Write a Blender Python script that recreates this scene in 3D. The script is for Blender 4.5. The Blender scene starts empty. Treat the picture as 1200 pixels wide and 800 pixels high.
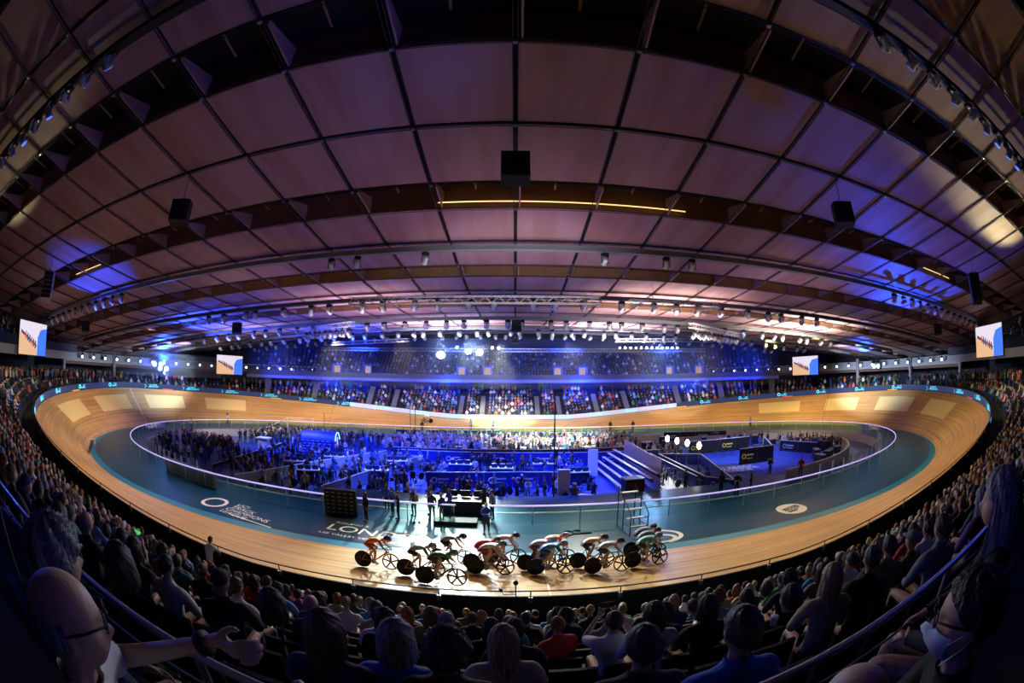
import bpy, bmesh, math, random
import numpy as np
from mathutils import Vector, Matrix
R = math.radians
PI = math.pi
rng = random.Random(11)
sc = bpy.context.scene
COL = sc.collection

# ---------------------------------------------------------------- materials
def node_mat(name):
    m = bpy.data.materials.new(name); m.use_nodes = True
    nt = m.node_tree; b = nt.nodes['Principled BSDF']
    return m, nt, b
def mat(name, col, rough=.6, metal=0., emit=None, es=0., objcol=False, bump=0., bscale=60., vary=0., alpha=None, trans=0., coat=0., spec=None):
    m, nt, b = node_mat(name)
    b.inputs['Base Color'].default_value = (*col, 1)
    b.inputs['Roughness'].default_value = rough
    b.inputs['Metallic'].default_value = metal
    if spec is not None: b.inputs['Specular IOR Level'].default_value = spec
    if coat: b.inputs['Coat Weight'].default_value = coat
    if emit: b.inputs['Emission Color'].default_value = (*emit, 1); b.inputs['Emission Strength'].default_value = es
    if trans: b.inputs['Transmission Weight'].default_value = trans
    if alpha is not None: b.inputs['Alpha'].default_value = alpha
    src = None
    if objcol:
        oi = nt.nodes.new('ShaderNodeObjectInfo'); src = oi.outputs['Color']
        nt.links.new(src, b.inputs['Base Color'])
    if vary or bump:
        tc = nt.nodes.new('ShaderNodeTexCoord'); nz = nt.nodes.new('ShaderNodeTexNoise')
        nz.inputs['Scale'].default_value = bscale; nz.inputs['Detail'].default_value = 4
        nt.links.new(tc.outputs['Object'], nz.inputs['Vector'])
        if vary:
            mx = nt.nodes.new('ShaderNodeMix'); mx.data_type = 'RGBA'; mx.blend_type = 'MULTIPLY'
            mr = nt.nodes.new('ShaderNodeMapRange'); mr.inputs['To Min'].default_value = 1-vary; mr.inputs['To Max'].default_value = 1+vary*.4
            nt.links.new(nz.outputs['Fac'], mr.inputs['Value'])
            mx.inputs['Factor'].default_value = 1
            if src is None: mx.inputs['A'].default_value = (*col, 1)
            else: nt.links.new(src, mx.inputs['A'])
            nt.links.new(mr.outputs['Result'], mx.inputs['B'])
            nt.links.new(mx.outputs['Result'], b.inputs['Base Color'])
        if bump:
            bp = nt.nodes.new('ShaderNodeBump'); bp.inputs['Strength'].default_value = bump; bp.inputs['Distance'].default_value = .02
            nt.links.new(nz.outputs['Fac'], bp.inputs['Height']); nt.links.new(bp.outputs['Normal'], b.inputs['Normal'])
    return m
M = {}
M['dark'] = mat('dark_paint', (.012, .013, .016), .55)
M['black'] = mat('black_matt', (.006, .006, .008), .7)
M['steel'] = mat('steel', (.22, .24, .27), .4, .7)
M['pale_steel'] = mat('pale_steel', (.6, .63, .66), .4, .3)
M['white'] = mat('white_paint', (.75, .76, .78), .45)
M['rail'] = mat('rail_lavender', (.72, .68, .9), .35, emit=(.5, .42, 1.), es=.8)  # lavender emission added so the rail reads bright
M['cable'] = mat('roof_cable', (.012, .014, .022), .5, .3)
M['blue_panel'] = mat('blue_panel', (.012, .03, .26), .5, vary=.3, bscale=3)
M['navy_panel'] = mat('navy_panel', (.012, .02, .07), .5)
M['grey_panel'] = mat('grey_panel', (.32, .34, .36), .6, vary=.3, bscale=2)
M['cream_wall'] = mat('cream_wall', (.55, .5, .42), .7, vary=.25, bscale=1.2)
M['concrete'] = mat('concrete', (.55, .55, .53), .8, vary=.3, bscale=2)
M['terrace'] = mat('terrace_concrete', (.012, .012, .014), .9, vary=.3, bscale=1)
M['cloth'] = mat('cloth', (.1, .1, .1), .85, objcol=True, bump=.35, bscale=28, vary=.3)
M['lycra'] = mat('lycra', (.1, .1, .1), .45, objcol=True, bump=.1, bscale=30, vary=.1)
M['shell'] = mat('helmet_shell', (.1, .1, .1), .2, objcol=True, coat=.5)
M['skin'] = mat('skin', (.52, .3, .21), .5, objcol=True, bump=.12, bscale=90, vary=.12)
M['rubber'] = mat('rubber', (.01, .01, .01), .6)
M['carbon'] = mat('carbon', (.003, .003, .004), .55, spec=.25)
M['lens'] = mat('lamp_lens', (.55, .6, .7), .12, coat=.6)
M['lamp_on'] = mat('lamp_glowing_white', (1, 1, 1), .5, emit=(.9, .95, 1), es=60)
M['lamp_blue'] = mat('lamp_glowing_blue', (1, 1, 1), .5, emit=(.15, .3, 1), es=14)
M['lamp_dim_blue'] = mat('lamp_dim_blue', (.5, .6, 1), .5, emit=(.03, .12, 1), es=1.5)
M['lamp_soft'] = mat('lamp_soft_white', (1, 1, 1), .5, emit=(.75, .85, 1), es=7)
M['strip_yellow'] = mat('light_strip_yellow', (1, 1, 1), .5, emit=(1, .68, .22), es=1.3)
M['cyan_glow'] = mat('cyan_letter', (.1, .6, .8), .5, emit=(.1, .75, 1.), es=1.4)
M['white_mark'] = mat('white_marking', (.78, .8, .82), .5)
M['seat'] = mat('seat_dark', (.008, .012, .03), .5)
M['glass'] = None

def hair_mat():
    m, nt, b = node_mat('hair')
    oi = nt.nodes.new('ShaderNodeObjectInfo'); tc = nt.nodes.new('ShaderNodeTexCoord')
    mp = nt.nodes.new('ShaderNodeMapping'); mp.inputs['Scale'].default_value = (95, 95, 6)
    nz = nt.nodes.new('ShaderNodeTexNoise'); nz.inputs['Scale'].default_value = 1; nz.inputs['Detail'].default_value = 3
    nt.links.new(tc.outputs['Object'], mp.inputs['Vector']); nt.links.new(mp.outputs[0], nz.inputs['Vector'])
    bp = nt.nodes.new('ShaderNodeBump'); bp.inputs['Strength'].default_value = .9; bp.inputs['Distance'].default_value = .012
    nt.links.new(nz.outputs['Fac'], bp.inputs['Height']); nt.links.new(bp.outputs[0], b.inputs['Normal'])
    mx = nt.nodes.new('ShaderNodeMix'); mx.data_type = 'RGBA'; mx.blend_type = 'MULTIPLY'; mx.inputs['Factor'].default_value = 1
    mr = nt.nodes.new('ShaderNodeMapRange'); mr.inputs['From Min'].default_value = .3; mr.inputs['From Max'].default_value = .7; mr.inputs['To Min'].default_value = .25; mr.inputs['To Max'].default_value = 1.5
    nt.links.new(nz.outputs['Fac'], mr.inputs['Value'])
    nt.links.new(oi.outputs['Color'], mx.inputs['A']); nt.links.new(mr.outputs[0], mx.inputs['B'])
    nt.links.new(mx.outputs['Result'], b.inputs['Base Color']); b.inputs['Roughness'].default_value = .5
    return m
M['hair'] = hair_mat()
M['rail_metal'] = mat('rail_metal', (.5, .52, .58), .32, .85)
def glass_mat(name='fence_glass', tint=(.55, .9, .85)):
    m, nt, b = node_mat(name)
    out = nt.nodes['Material Output']; nt.nodes.remove(b)
    g = nt.nodes.new('ShaderNodeBsdfGlossy'); g.inputs['Roughness'].default_value = .04; g.inputs['Color'].default_value = (.8, .9, .9, 1)
    t = nt.nodes.new('ShaderNodeBsdfTransparent'); t.inputs['Color'].default_value = (*tint, 1)
    fr = nt.nodes.new('ShaderNodeFresnel'); fr.inputs['IOR'].default_value = 1.45
    mx = nt.nodes.new('ShaderNodeMixShader')
    nt.links.new(fr.outputs[0], mx.inputs[0]); nt.links.new(t.outputs[0], mx.inputs[1]); nt.links.new(g.outputs[0], mx.inputs[2])
    nt.links.new(mx.outputs[0], out.inputs[0]); return m
M['glass'] = glass_mat()
M['clear'] = glass_mat('clear_glass', (.85, .92, .95))
def crowd_mat():
    m, nt, b = node_mat('crowd_clothes_and_skin')
    a = nt.nodes.new('ShaderNodeVertexColor'); a.layer_name = 'Col'
    nt.links.new(a.outputs['Color'], b.inputs['Base Color']); b.inputs['Roughness'].default_value = .8
    return m
M['crowd'] = crowd_mat()

# ---------------------------------------------------------------- mesh helper
class MB:
    def __init__(s): s.v = []; s.f = []; s.mi = []; s.uv = None
    def add(s, vs, fs, mi=0):
        n = len(s.v); s.v += [tuple(p) for p in vs]; s.f += [tuple(i+n for i in f) for f in fs]; s.mi += [mi]*len(fs); return s
    def box(s, c, d, rz=0, mi=0, rot=None):
        hx, hy, hz = d[0]/2, d[1]/2, d[2]/2
        P = [Vector((x, y, z)) for x in (-hx, hx) for y in (-hy, hy) for z in (-hz, hz)]
        Mx = rot if rot is not None else Matrix.Rotation(rz, 3, 'Z')
        P = [Mx@p+Vector(c) for p in P]
        return s.add(P, [(0, 1, 3, 2), (4, 6, 7, 5), (0, 4, 5, 1), (2, 3, 7, 6), (0, 2, 6, 4), (1, 5, 7, 3)], mi)
    def tube(s, pts, r, n=8, mi=0, cap=True, closed=False):
        pts = [Vector(p) for p in pts]; rs = r if hasattr(r, '__len__') else [r]*len(pts)
        rings = []; N = len(pts)
        for i, p in enumerate(pts):
            a = pts[(i-1) % N] if (closed or i > 0) else p; b = pts[(i+1) % N] if (closed or i < N-1) else p
            d = (b-a).normalized()
            up = Vector((0, 0, 1)) if abs(d.z) < .9 else Vector((1, 0, 0))
            u = d.cross(up).normalized(); w = u.cross(d)
            rings.append([p+(u*math.cos(2*PI*k/n)+w*math.sin(2*PI*k/n))*rs[i] for k in range(n)])
        vs = [q for rg in rings for q in rg]; fs = []
        for i in range(N if closed else N-1):
            j = (i+1) % N
            for k in range(n): fs.append((i*n+k, i*n+(k+1) % n, j*n+(k+1) % n, j*n+k))
        if cap and not closed: fs.append(tuple(range(n-1, -1, -1))); fs.append(tuple((N-1)*n+k for k in range(n)))
        return s.add(vs, fs, mi)
    def cyl(s, a, b, r, n=16, mi=0, r2=None): return s.tube([a, b], [r, r if r2 is None else r2], n, mi)
    def lathe(s, prof, c=(0, 0, 0), n=16, mi=0, axis='Z'):
        vs = []
        for (r, z) in prof:
            for k in range(n):
                a = 2*PI*k/n; x, y = r*math.cos(a), r*math.sin(a)
                p = (x, y, z) if axis == 'Z' else ((x, z, y) if axis == 'Y' else (z, x, y))
                vs.append((p[0]+c[0], p[1]+c[1], p[2]+c[2]))
        fs = []
        for i in range(len(prof)-1):
            for k in range(n): fs.append((i*n+k, i*n+(k+1) % n, (i+1)*n+(k+1) % n, (i+1)*n+k))
        fs.append(tuple(range(n-1, -1, -1))); fs.append(tuple((len(prof)-1)*n+k for k in range(n)))
        return s.add(vs, fs, mi)
    def torus(s, c, R_, r, n=28, m=8, axis='Y', mi=0):
        pts = []
        for k in range(n):
            a = 2*PI*k/n; x, y = R_*math.cos(a), R_*math.sin(a)
            pts.append((c[0]+x, c[1], c[2]+y) if axis == 'Y' else ((c[0]+x, c[1]+y, c[2]) if axis == 'Z' else (c[0], c[1]+x, c[2]+y)))
        return s.tube(pts, r, m, mi, closed=True)
    def grid(s, rows, closed=False, mi=0):
        n = len(rows[0]); vs = [p for r in rows for p in r]; fs = []
        for i in range(len(rows) if closed else len(rows)-1):
            j = (i+1) % len(rows)
            for k in range(n-1): fs.append((i*n+k, i*n+k+1, j*n+k+1, j*n+k))
        return s.add(vs, fs, mi)
    def prism(s, poly, z0, z1, mi=0):
        n = len(poly); vs = [(x, y, z0) for x, y in poly]+[(x, y, z1) for x, y in poly]
        fs = [tuple(range(n-1, -1, -1)), tuple(range(n, 2*n))]+[(i, (i+1) % n, n+(i+1) % n, n+i) for i in range(n)]
        return s.add(vs, fs, mi)
    def mesh(s, name, mats, smooth=False):
        me = bpy.data.meshes.new(name); me.from_pydata(s.v, [], s.f)
        if not isinstance(mats, (list, tuple)): mats = [mats]
        for m in mats: me.materials.append(m)
        if len(mats) > 1: me.polygons.foreach_set('material_index', s.mi)
        bm = bmesh.new(); bm.from_mesh(me); bmesh.ops.recalc_face_normals(bm, faces=bm.faces); bm.to_mesh(me); bm.free()
        if smooth: me.polygons.foreach_set('use_smooth', [True]*len(me.polygons))
        return me
    def obj(s, name, mats, parent=None, smooth=False, **k):
        return link(name, s.mesh(name, mats, smooth), parent, **k)
def link(name, me, parent=None, loc=None, rz=None, color=None):
    o = bpy.data.objects.new(name, me); COL.objects.link(o)
    if parent is not None: o.parent = parent
    if loc is not None: o.location = loc
    if rz is not None: o.rotation_euler = (0, 0, rz)
    if color is not None: o.color = (*color, 1)
    return o
def tag(o, label=None, cat=None, group=None, kind=None):
    if label: o['label'] = label
    if cat: o['category'] = cat
    if group: o['group'] = group
    if kind: o['kind'] = kind
    return o
def empty(name, loc=(0, 0, 0), rz=0, label=None, cat=None, group=None, scale=1):
    o = bpy.data.objects.new(name, None); COL.objects.link(o); o.location = loc; o.rotation_euler = (0, 0, rz)
    if scale != 1: o.scale = (scale,)*3
    return tag(o, label, cat, group)
def copy_tree(o, parent=None):
    c = o.copy(); COL.objects.link(c); c.parent = parent
    for ch in o.children: copy_tree(ch, c)
    return c
def struct(o, label=None):
    o['kind'] = 'structure'
    if label: o['label'] = label
    return o
def text(name, body, size, m, parent=None, loc=(0, 0, 0), rot=(0, 0, 0), ext=.004, align='CENTER', shear=0, sx=1):
    cu = bpy.data.curves.new(name, 'FONT'); cu.body = body; cu.size = size; cu.extrude = ext
    cu.align_x = align; cu.align_y = 'CENTER'; cu.shear = shear; cu.space_line = .85
    cu.materials.append(m)
    o = bpy.data.objects.new(name, cu); COL.objects.link(o); o.location = loc; o.rotation_euler = rot; o.scale = (sx, 1, 1)
    bpy.context.view_layer.update(); me = bpy.data.meshes.new_from_object(o.evaluated_get(bpy.context.evaluated_depsgraph_get())); me.name = name
    bpy.data.objects.remove(o); bpy.data.curves.remove(cu)
    o = bpy.data.objects.new(name, me); COL.objects.link(o); o.location = loc; o.rotation_euler = rot; o.scale = (sx, 1, 1)
    if parent: o.parent = parent
    return o
def ordinal(n):
    W_ = 'first second third fourth fifth sixth seventh eighth ninth tenth'.split()
    return W_[n-1] if n <= 10 else ('%dth' % n if n % 10 not in (1, 2, 3) or n in (11, 12, 13) else '%d%s' % (n, {1: 'st', 2: 'nd', 3: 'rd'}[n % 10]))

# ---------------------------------------------------------------- camera
CX, CY, CZ = -.5884, -41.7812, 8.3028
cam = bpy.data.cameras.new('camera'); camo = bpy.data.objects.new('camera', cam); COL.objects.link(camo); sc.camera = camo
cam.type = 'PANO'; cam.panorama_type = 'FISHEYE_EQUISOLID'; cam.sensor_width = 36; cam.sensor_fit = 'HORIZONTAL'
cam.fisheye_lens = 508.108*36/1200; cam.fisheye_fov = R(200); cam.clip_start = .02; cam.clip_end = 400
camo.location = (CX, CY, CZ)
_yaw, _pit, _rol = .0037, .0814, .0035
camo.matrix_world = Matrix.Translation((CX, CY, CZ)) @ Matrix.Rotation(-_yaw, 4, 'Z') @ Matrix.Rotation(PI/2+_pit, 4, 'X') @ Matrix.Rotation(_rol, 4, 'Z')

# ---------------------------------------------------------------- the track's plan curve
TW, BS, BB, TE = 7.1615, .1569, .7911, .6726
def _quarter():
    Q, a, t, n = 62.5, 8.9945, 67.1636, 640
    s = np.linspace(0, Q, n); ds = s[1]-s[0]
    k = np.clip((s-a)/t, 0, 1)
    th = np.concatenate([[0], np.cumsum((k[1:]+k[:-1])/2*ds)]); th = th*(PI/2)/th[-1]
    x = np.concatenate([[0], np.cumsum((np.cos(th[1:])+np.cos(th[:-1]))/2*ds)])
    y = np.concatenate([[0], np.cumsum((np.sin(th[1:])+np.sin(th[:-1]))/2*ds)]); y = y-y[-1]
    kk = np.clip((s-a)/t, 0, 1)**TE; kk = kk*kk*(3-2*kk)
    return s, x, y, np.sin(th), -np.cos(th), BS+(BB-BS)*kk
_s, _x, _y, _nx, _ny, _b = _quarter()
def track_at(s):
    """inner edge point, outward normal and banking at s metres from the middle of the near straight"""
    s = s % 250
    h = s % 125; flip = s >= 125
    q = h if h <= 62.5 else 125-h
    x, y, nx, ny, b = (float(np.interp(q, _s, A)) for A in (_x, _y, _nx, _ny, _b))
    if h > 62.5: y, ny = -y, -ny
    if flip: x, y, nx, ny = -x, -y, -nx, -ny
    return x, y, nx, ny, b
def tp(s, off, z):           # horizontal offset from the inner edge
    x, y, nx, ny, b = track_at(s); return Vector((x+nx*off, y+ny*off, z))
def surf(s, v):              # on the boards
    x, y, nx, ny, b = track_at(s); return Vector((x+nx*TW*v*math.cos(b), y+ny*TW*v*math.cos(b), TW*v*math.sin(b)))
def rimz(s): return TW*math.sin(track_at(s)[4])
def rp(s, d, z):             # horizontal offset from the rim, absolute height
    x, y, nx, ny, b = track_at(s); o = TW*math.cos(b)+d
    return Vector((x+nx*o, y+ny*o, z))
def head(s): x, y, nx, ny, b = track_at(s); return math.atan2(nx, -ny)  # yaw of the travel direction
def strip(s0, s1, ds, prof, mi=0, mb=None):
    mb = mb or MB(); n = max(2, int(round(abs(s1-s0)/ds))+1); closed = abs((s1-s0)-250) < 1e-6
    rows = [prof(s0+(s1-s0)*i/(n-1)) for i in range(n-1 if closed else n)]
    mb.grid(rows, closed, mi); return mb
# ================================================================ TRACK
def wood_mat():
    m, nt, b = node_mat('track_boards'); L = nt.links.new; N = nt.nodes.new
    uv = N('ShaderNodeUVMap'); uv.uv_map = 'UVMap'
    sep = N('ShaderNodeSeparateXYZ'); L(uv.outputs[0], sep.inputs[0])
    mp = N('ShaderNodeMapping'); mp.inputs['Scale'].default_value = (.12, 26, 1); L(uv.outputs[0], mp.inputs[0])
    nz = N('ShaderNodeTexNoise'); nz.inputs['Scale'].default_value = 1; nz.inputs['Detail'].default_value = 5; L(mp.outputs[0], nz.inputs['Vector'])
    mp2 = N('ShaderNodeMapping'); mp2.inputs['Scale'].default_value = (.5, 3, 1); L(uv.outputs[0], mp2.inputs[0])
    n2 = N('ShaderNodeTexNoise'); n2.inputs['Scale'].default_value = 1; n2.inputs['Detail'].default_value = 3; L(mp2.outputs[0], n2.inputs['Vector'])
    cr = N('ShaderNodeValToRGB'); cr.color_ramp.elements[0].position = .3; cr.color_ramp.elements[0].color = (.42, .22, .07, 1)
    cr.color_ramp.elements[1].position = .72; cr.color_ramp.elements[1].color = (.66, .42, .17, 1)
    L(nz.outputs['Fac'], cr.inputs[0])
    mx = N('ShaderNodeMix'); mx.data_type = 'RGBA'; mx.blend_type = 'MULTIPLY'; mx.inputs['Factor'].default_value = 1
    mr = N('ShaderNodeMapRange'); mr.inputs['To Min'].default_value = .78; mr.inputs['To Max'].default_value = 1.12; L(n2.outputs['Fac'], mr.inputs['Value'])
    L(cr.outputs[0], mx.inputs['A']); L(mr.outputs[0], mx.inputs['B'])
    cur = mx.outputs['Result']
    def line(v0, w, col, cur):
        a = N('ShaderNodeMath'); a.operation = 'SUBTRACT'; L(sep.outputs[1], a.inputs[0]); a.inputs[1].default_value = v0
        c = N('ShaderNodeMath'); c.operation = 'ABSOLUTE'; L(a.outputs[0], c.inputs[0])
        d = N('ShaderNodeMath'); d.operation = 'LESS_THAN'; L(c.outputs[0], d.inputs[0]); d.inputs[1].default_value = w
        x = N('ShaderNodeMix'); x.data_type = 'RGBA'; L(d.outputs[0], x.inputs['Factor']); L(cur, x.inputs['A']); x.inputs['B'].default_value = (*col, 1)
        return x.outputs['Result']
    cur = line(.028, .0035, (.02, .02, .02), cur)
    cur = line(.127, .0035, (.2, .015, .01), cur)
    cur = line(.35, .0035, (.02, .03, .12), cur)
    L(cur, b.inputs['Base Color']); b.inputs['Roughness'].default_value = .42; b.inputs['Specular IOR Level'].default_value = .4
    bp = N('ShaderNodeBump'); bp.inputs['Strength'].default_value = .15; bp.inputs['Distance'].default_value = .01
    L(nz.outputs['Fac'], bp.inputs['Height']); L(bp.outputs[0], b.inputs['Normal'])
    return m
M['boards'] = wood_mat()
def track_mesh():
    nS, nV = 500, 10
    mb = MB(); rows = []
    for i in range(nS+1):
        s = i*250/nS; rows.append([surf(s, v/nV) for v in range(nV+1)])
    mb.grid(rows); me = mb.mesh('cycle_track', M['boards'], True)
    uv = me.uv_layers.new(name='UVMap')
    for p in me.polygons:
        for li in p.loop_indices:
            vi = me.loops[li].vertex_index; uv.data[li].uv = ((vi//(nV+1))*250/nS, (vi % (nV+1))/nV)
    return me
track = struct(link('cycle_track', track_mesh()), 'banked timber cycle track ringing the infield')
M['sponsor'] = mat('sponsor_paint', (.8, .62, .27), .5, vary=.08, bscale=4)
for (a, b_) in ((49.6, 56.2), (59.3, 65.7), (69.1, 74.4), (78.5, 85.1), (168.3, 174.7), (178.2, 184.5), (187.7, 194), (197.4, 204.2)):
    strip(a, b_, .4, lambda s: [surf(s, v)+Vector((0, 0, .006)) for v in (.44, .6, .82)]).obj('painted_panel', M['sponsor'], track)
for (a, v0, v1, w, mm) in ((186.45, .05, .97, .11, 'white_mark'), (74.2, .05, .97, .05, 'dark'), (154.5, .05, .97, .04, 'dark'), (43.6, .02, .34, .1, 'white_mark'), (0.8, 0, 1, .05, 'white_mark'), (125, 0, 1, .05, 'white_mark')):
    strip(a-w/2, a+w/2, w, lambda s: [surf(s, v0+(v1-v0)*k/8)+Vector((0, 0, .008)) for k in range(9)]).obj('painted_line', M[mm], track)
# blue band, apron
M['cyan_band'] = mat('cyan_band', (.01, .2, .36), .45, vary=.15, bscale=.6)
def apron_mat():
    m, nt, b = node_mat('apron_paint'); N = nt.nodes.new; L = nt.links.new
    tc = N('ShaderNodeTexCoord'); nz = N('ShaderNodeTexNoise'); nz.inputs['Scale'].default_value = .35; nz.inputs['Detail'].default_value = 4
    L(tc.outputs['Object'], nz.inputs['Vector'])
    cr = N('ShaderNodeValToRGB'); cr.color_ramp.elements[0].color = (.002, .04, .085, 1); cr.color_ramp.elements[1].color = (.004, .06, .12, 1)
    L(nz.outputs['Fac'], cr.inputs[0]); L(cr.outputs[0], b.inputs['Base Color'])
    b.inputs['Roughness'].default_value = .3; b.inputs['Specular IOR Level'].default_value = .25
    return m
M['apron'] = apron_mat()
ap = struct(strip(0, 250, 1, lambda s: [tp(s, d, 0) for d in (-7.0, -6, -5, -3.5, -2, -.7)]).obj('apron_floor', M['apron']), 'dark teal painted safety apron inside the boards')
strip(0, 250, 1, lambda s: [tp(s, d, .004) for d in (-.7, -.35, .0)]).obj('cyan_band', M['cyan_band'], ap)
# perimeter barrier: the boards' outer wall with the led face
M['led_dark'] = mat('led_screen_dark', (.01, .015, .03), .35, emit=(.03, .08, .3), es=.35)
M['led_spotlit'] = mat('led_screen_spotlit', (.3, .32, .4), .4, emit=(.55, .62, 1.), es=.55)  # spotlight wash on the far boards put into this paler face
M['led_pink'] = mat('led_screen_magenta', (.3, .02, .1), .4, emit=(1, .05, .25), es=.9)
M['led_amber'] = mat('led_screen_amber', (.3, .2, .02), .4, emit=(1, .5, .02), es=.9)
BH = .83
def wallprof(s): z = rimz(s); return [rp(s, 0, z-.05), rp(s, .0, z+BH), rp(s, .06, z+BH), rp(s, .06, z-1.2)]
bar = empty('perimeter_barrier', (0, 0, 0)); tag(bar, 'dark waist-high barrier with lit advertising face round the rim of the boards', 'barrier')
strip(0, 250, 1, wallprof).obj('barrier_panel', M['black'], bar)
def pale(s0, s1): return strip(s0, s1, 1, lambda s: [rp(s, -.012, rimz(s)+.06), rp(s, -.012, rimz(s)+BH-.03)])
pale(98, 152).obj('led_face', M['led_spotlit'], bar)
pale(20, 98).obj('led_face', M['led_dark'], bar); pale(152, 232).obj('led_face', M['led_dark'], bar)
for i in range(24):
    s = 30+i*8.3
    if i % 2: continue
    strip(s, s+1.6, .8, lambda q: [rp(q, -.02, rimz(q)+.02), rp(q, -.02, rimz(q)+.12)]).obj('led_colour_bar', M['led_pink' if i % 4 else 'led_amber'], bar)
# logo on the led face: a ring and two lines of lettering, repeated
LOGO = []
for i in range(32):
    s = 33+i*6.0
    if s > 218: break
    x, y, nx, ny, b = track_at(s); z = rimz(s)+BH/2+.02
    yaw = math.atan2(-nx, ny)      # text faces the infield: its normal points to -n
    yaw = math.atan2(ny, nx)-PI/2
    p = rp(s, -.03, z)
    lg = empty('led_logo', p, yaw); lg.parent = bar
    if not LOGO: LOGO.append(text('lettering', 'UCI TRACK\nCHAMPIONS LEAGUE', .30, M['cyan_glow'], lg, (.55, 0, 0), (PI/2, 0, 0)))
    else: c_ = LOGO[0].copy(); COL.objects.link(c_); c_.parent = lg
    MB().torus((-1.15, 0, 0), .22, .05, 20, 6, 'Y').obj('ring_mark', M['cyan_glow'], lg)
# handrail on the outside of the rim
hr = empty('rim_handrail'); tag(hr, 'thin dark tubular handrail standing just outside the rim of the boards', 'handrail')
for d, dz, r in ((.16, 1.08, .024), (.16, .62, .012)):
    MB().tube([rp(i, d, rimz(i)+dz) for i in range(250)], r, 6, closed=True).obj('rail_tube', M['dark'], hr)
post_me = MB().cyl((0, 0, 0), (0, 0, 1.1), .02, 6).box((0, .0, .8), (.07, .12, .16), mi=1).mesh('rail_post', [M['dark'], M['steel']])
for i in range(96):
    s = i*250/96; link('rail_post', post_me, hr, rp(s, .16, rimz(s)-.02), math.atan2(track_at(s)[3], track_at(s)[2]))
rc = empty('rail_camera', rp(-.42, .16, rimz(0)+.92)); tag(rc, 'small black remote camera on a short pole at the trackside rail, middle', 'camera')
MB().cyl((0, 0, -.9), (0, 0, .42), .018, 8).tube([(0, 0, .05), (-.35, 0, .05), (-.4, 0, .2)], .015, 6).obj('pole', M['dark'], rc)
MB().lathe([(.01, -.08), (.055, -.055), (.078, 0), (.055, .055), (.01, .08)], (0, 0, .45), 14).obj('camera_head', M['black'], rc, True)
MB().box((-.42, 0, .22), (.1, .07, .08)).obj('control_box', M['black'], rc)
# ================================================================ INFIELD
inner = [tp(s, -7.0, 0) for s in np.arange(0, 250, 1.25)]
M['infield'] = mat('infield_floor', (.06, .09, .2), .35, vary=.35, bscale=.5)
M['blue_carpet'] = mat('blue_carpet', (.006, .035, .26), .6, vary=.15, bscale=.8)
fl = struct(MB().add([(p.x, p.y, -1) for p in inner], [tuple(range(len(inner)))]).obj('floor', M['infield']), 'sunken infield floor')
strip(0, 250, 1.25, lambda s: [tp(s, -7.12, -1), tp(s, -7.12, .02), tp(s, -6.9, .02), tp(s, -6.9, -1)]).obj('wall_infield', M['cream_wall'], fl)
strip(24, 102, 1.25, lambda s: [tp(s, -11.2, -1), tp(s, -11.2, .1), tp(s, -11.0, .1), tp(s, -11.0, -1)]).obj('wall_pit', M['cream_wall'], fl)
MB().prism([(19, -9), (32, -9.5), (35.5, -2), (34, 6), (20, 8)], -1, -.985).obj('carpet', M['blue_carpet'], fl)
MB().prism([(-36, 0), (-24, -3), (-12, 0), (-14, 12), (-33, 13)], -1, -.985).obj('carpet', M['blue_carpet'], fl)
MB().prism([(-12, -8), (12, -8), (12, 4), (-12, 5)], -1, -.99).obj('carpet', M['blue_carpet'], fl)
# near side ramp floor level with the apron
struct(MB().prism([(-12, -19), (16, -18.5), (16, -12.6), (-12, -12.6)], -1.0, -.012).obj('near_landing', M['apron']), 'landing floor level with the apron')
# inner glass fence with the pale, faintly glowing top rail
fe = empty('glass_fence'); tag(fe, 'clear glass fence with a pale lavender top rail circling the infield', 'fence')
def fd(s):
    b = track_at(s)[4]; k = (b-BS)/(BB-BS); return -(4.8661+(5.2905-4.8661)*k)
g0, g1 = 246.4, 247.9      # the gap on the near side
MB().tube([tp(g1+(250-1.5)*i/248, fd(g1+(250-1.5)*i/248), 1.12) for i in range(249)], .052, 8).obj('top_rail', M['rail'], fe, True)
strip(g1, g1+248.5, 1, lambda s: [tp(s, fd(s), .05), tp(s, fd(s), 1.08)]).obj('glass_panels', M['glass'], fe)
fp = MB().box((0, 0, .55), (.03, .05, 1.1)).mesh('fence_post', M['pale_steel'])
for i in range(94):
    s = g1+.1+i*248.3/93; link('fence_post', fp, fe, tp(s, fd(s), 0), math.atan2(track_at(s)[3], track_at(s)[2]))
# railing on top of the infield wall, left and right near quarters
def railing(s0, s1, lab, n):
    r = empty('infield_railing'); tag(r, lab, 'railing')
    pm = MB().box((0, 0, .55), (.12, .14, 1.1)).mesh('rail_post', M['white'])
    for i in range(n):
        s = s0+(s1-s0)*i/(n-1); link('rail_post', pm, r, tp(s, -7.0, .02), math.atan2(track_at(s)[3], track_at(s)[2]))
    MB().tube([tp(s0+(s1-s0)*i/30, -7.0, 1.1) for i in range(31)], .025, 6).obj('top_rail', M['steel'], r)
    strip(s0, s1, 1, lambda s: [tp(s, -7.0, .1), tp(s, -7.0, 1.05)]).obj('glass_panels', M['clear'], r)
railing(206, 224, 'short railing with white posts on the infield wall at the left bend', 14)
railing(24, 50, 'short railing with white posts on the infield wall at the right bend', 14)
pb = empty('reflection_panels'); tag(pb, 'low pale grey panels added for a reflection in the glass fence at the left', 'screen')  # panels stand in for a reflection in the fence glass
for i in range(6):
    a = Vector((-27.9, -16.6, 0)).lerp(Vector((-20.6, -18.2, 0)), i/6); b2 = Vector((-27.9, -16.6, 0)).lerp(Vector((-20.6, -18.2, 0)), (i+1)/6)
    c = (a+b2)/2; MB().box((c.x, c.y, .6), ((b2-a).length-.04, .05, 1.15), math.atan2((b2-a).y, (b2-a).x)).obj('panel', M['grey_panel'], pb)
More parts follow.
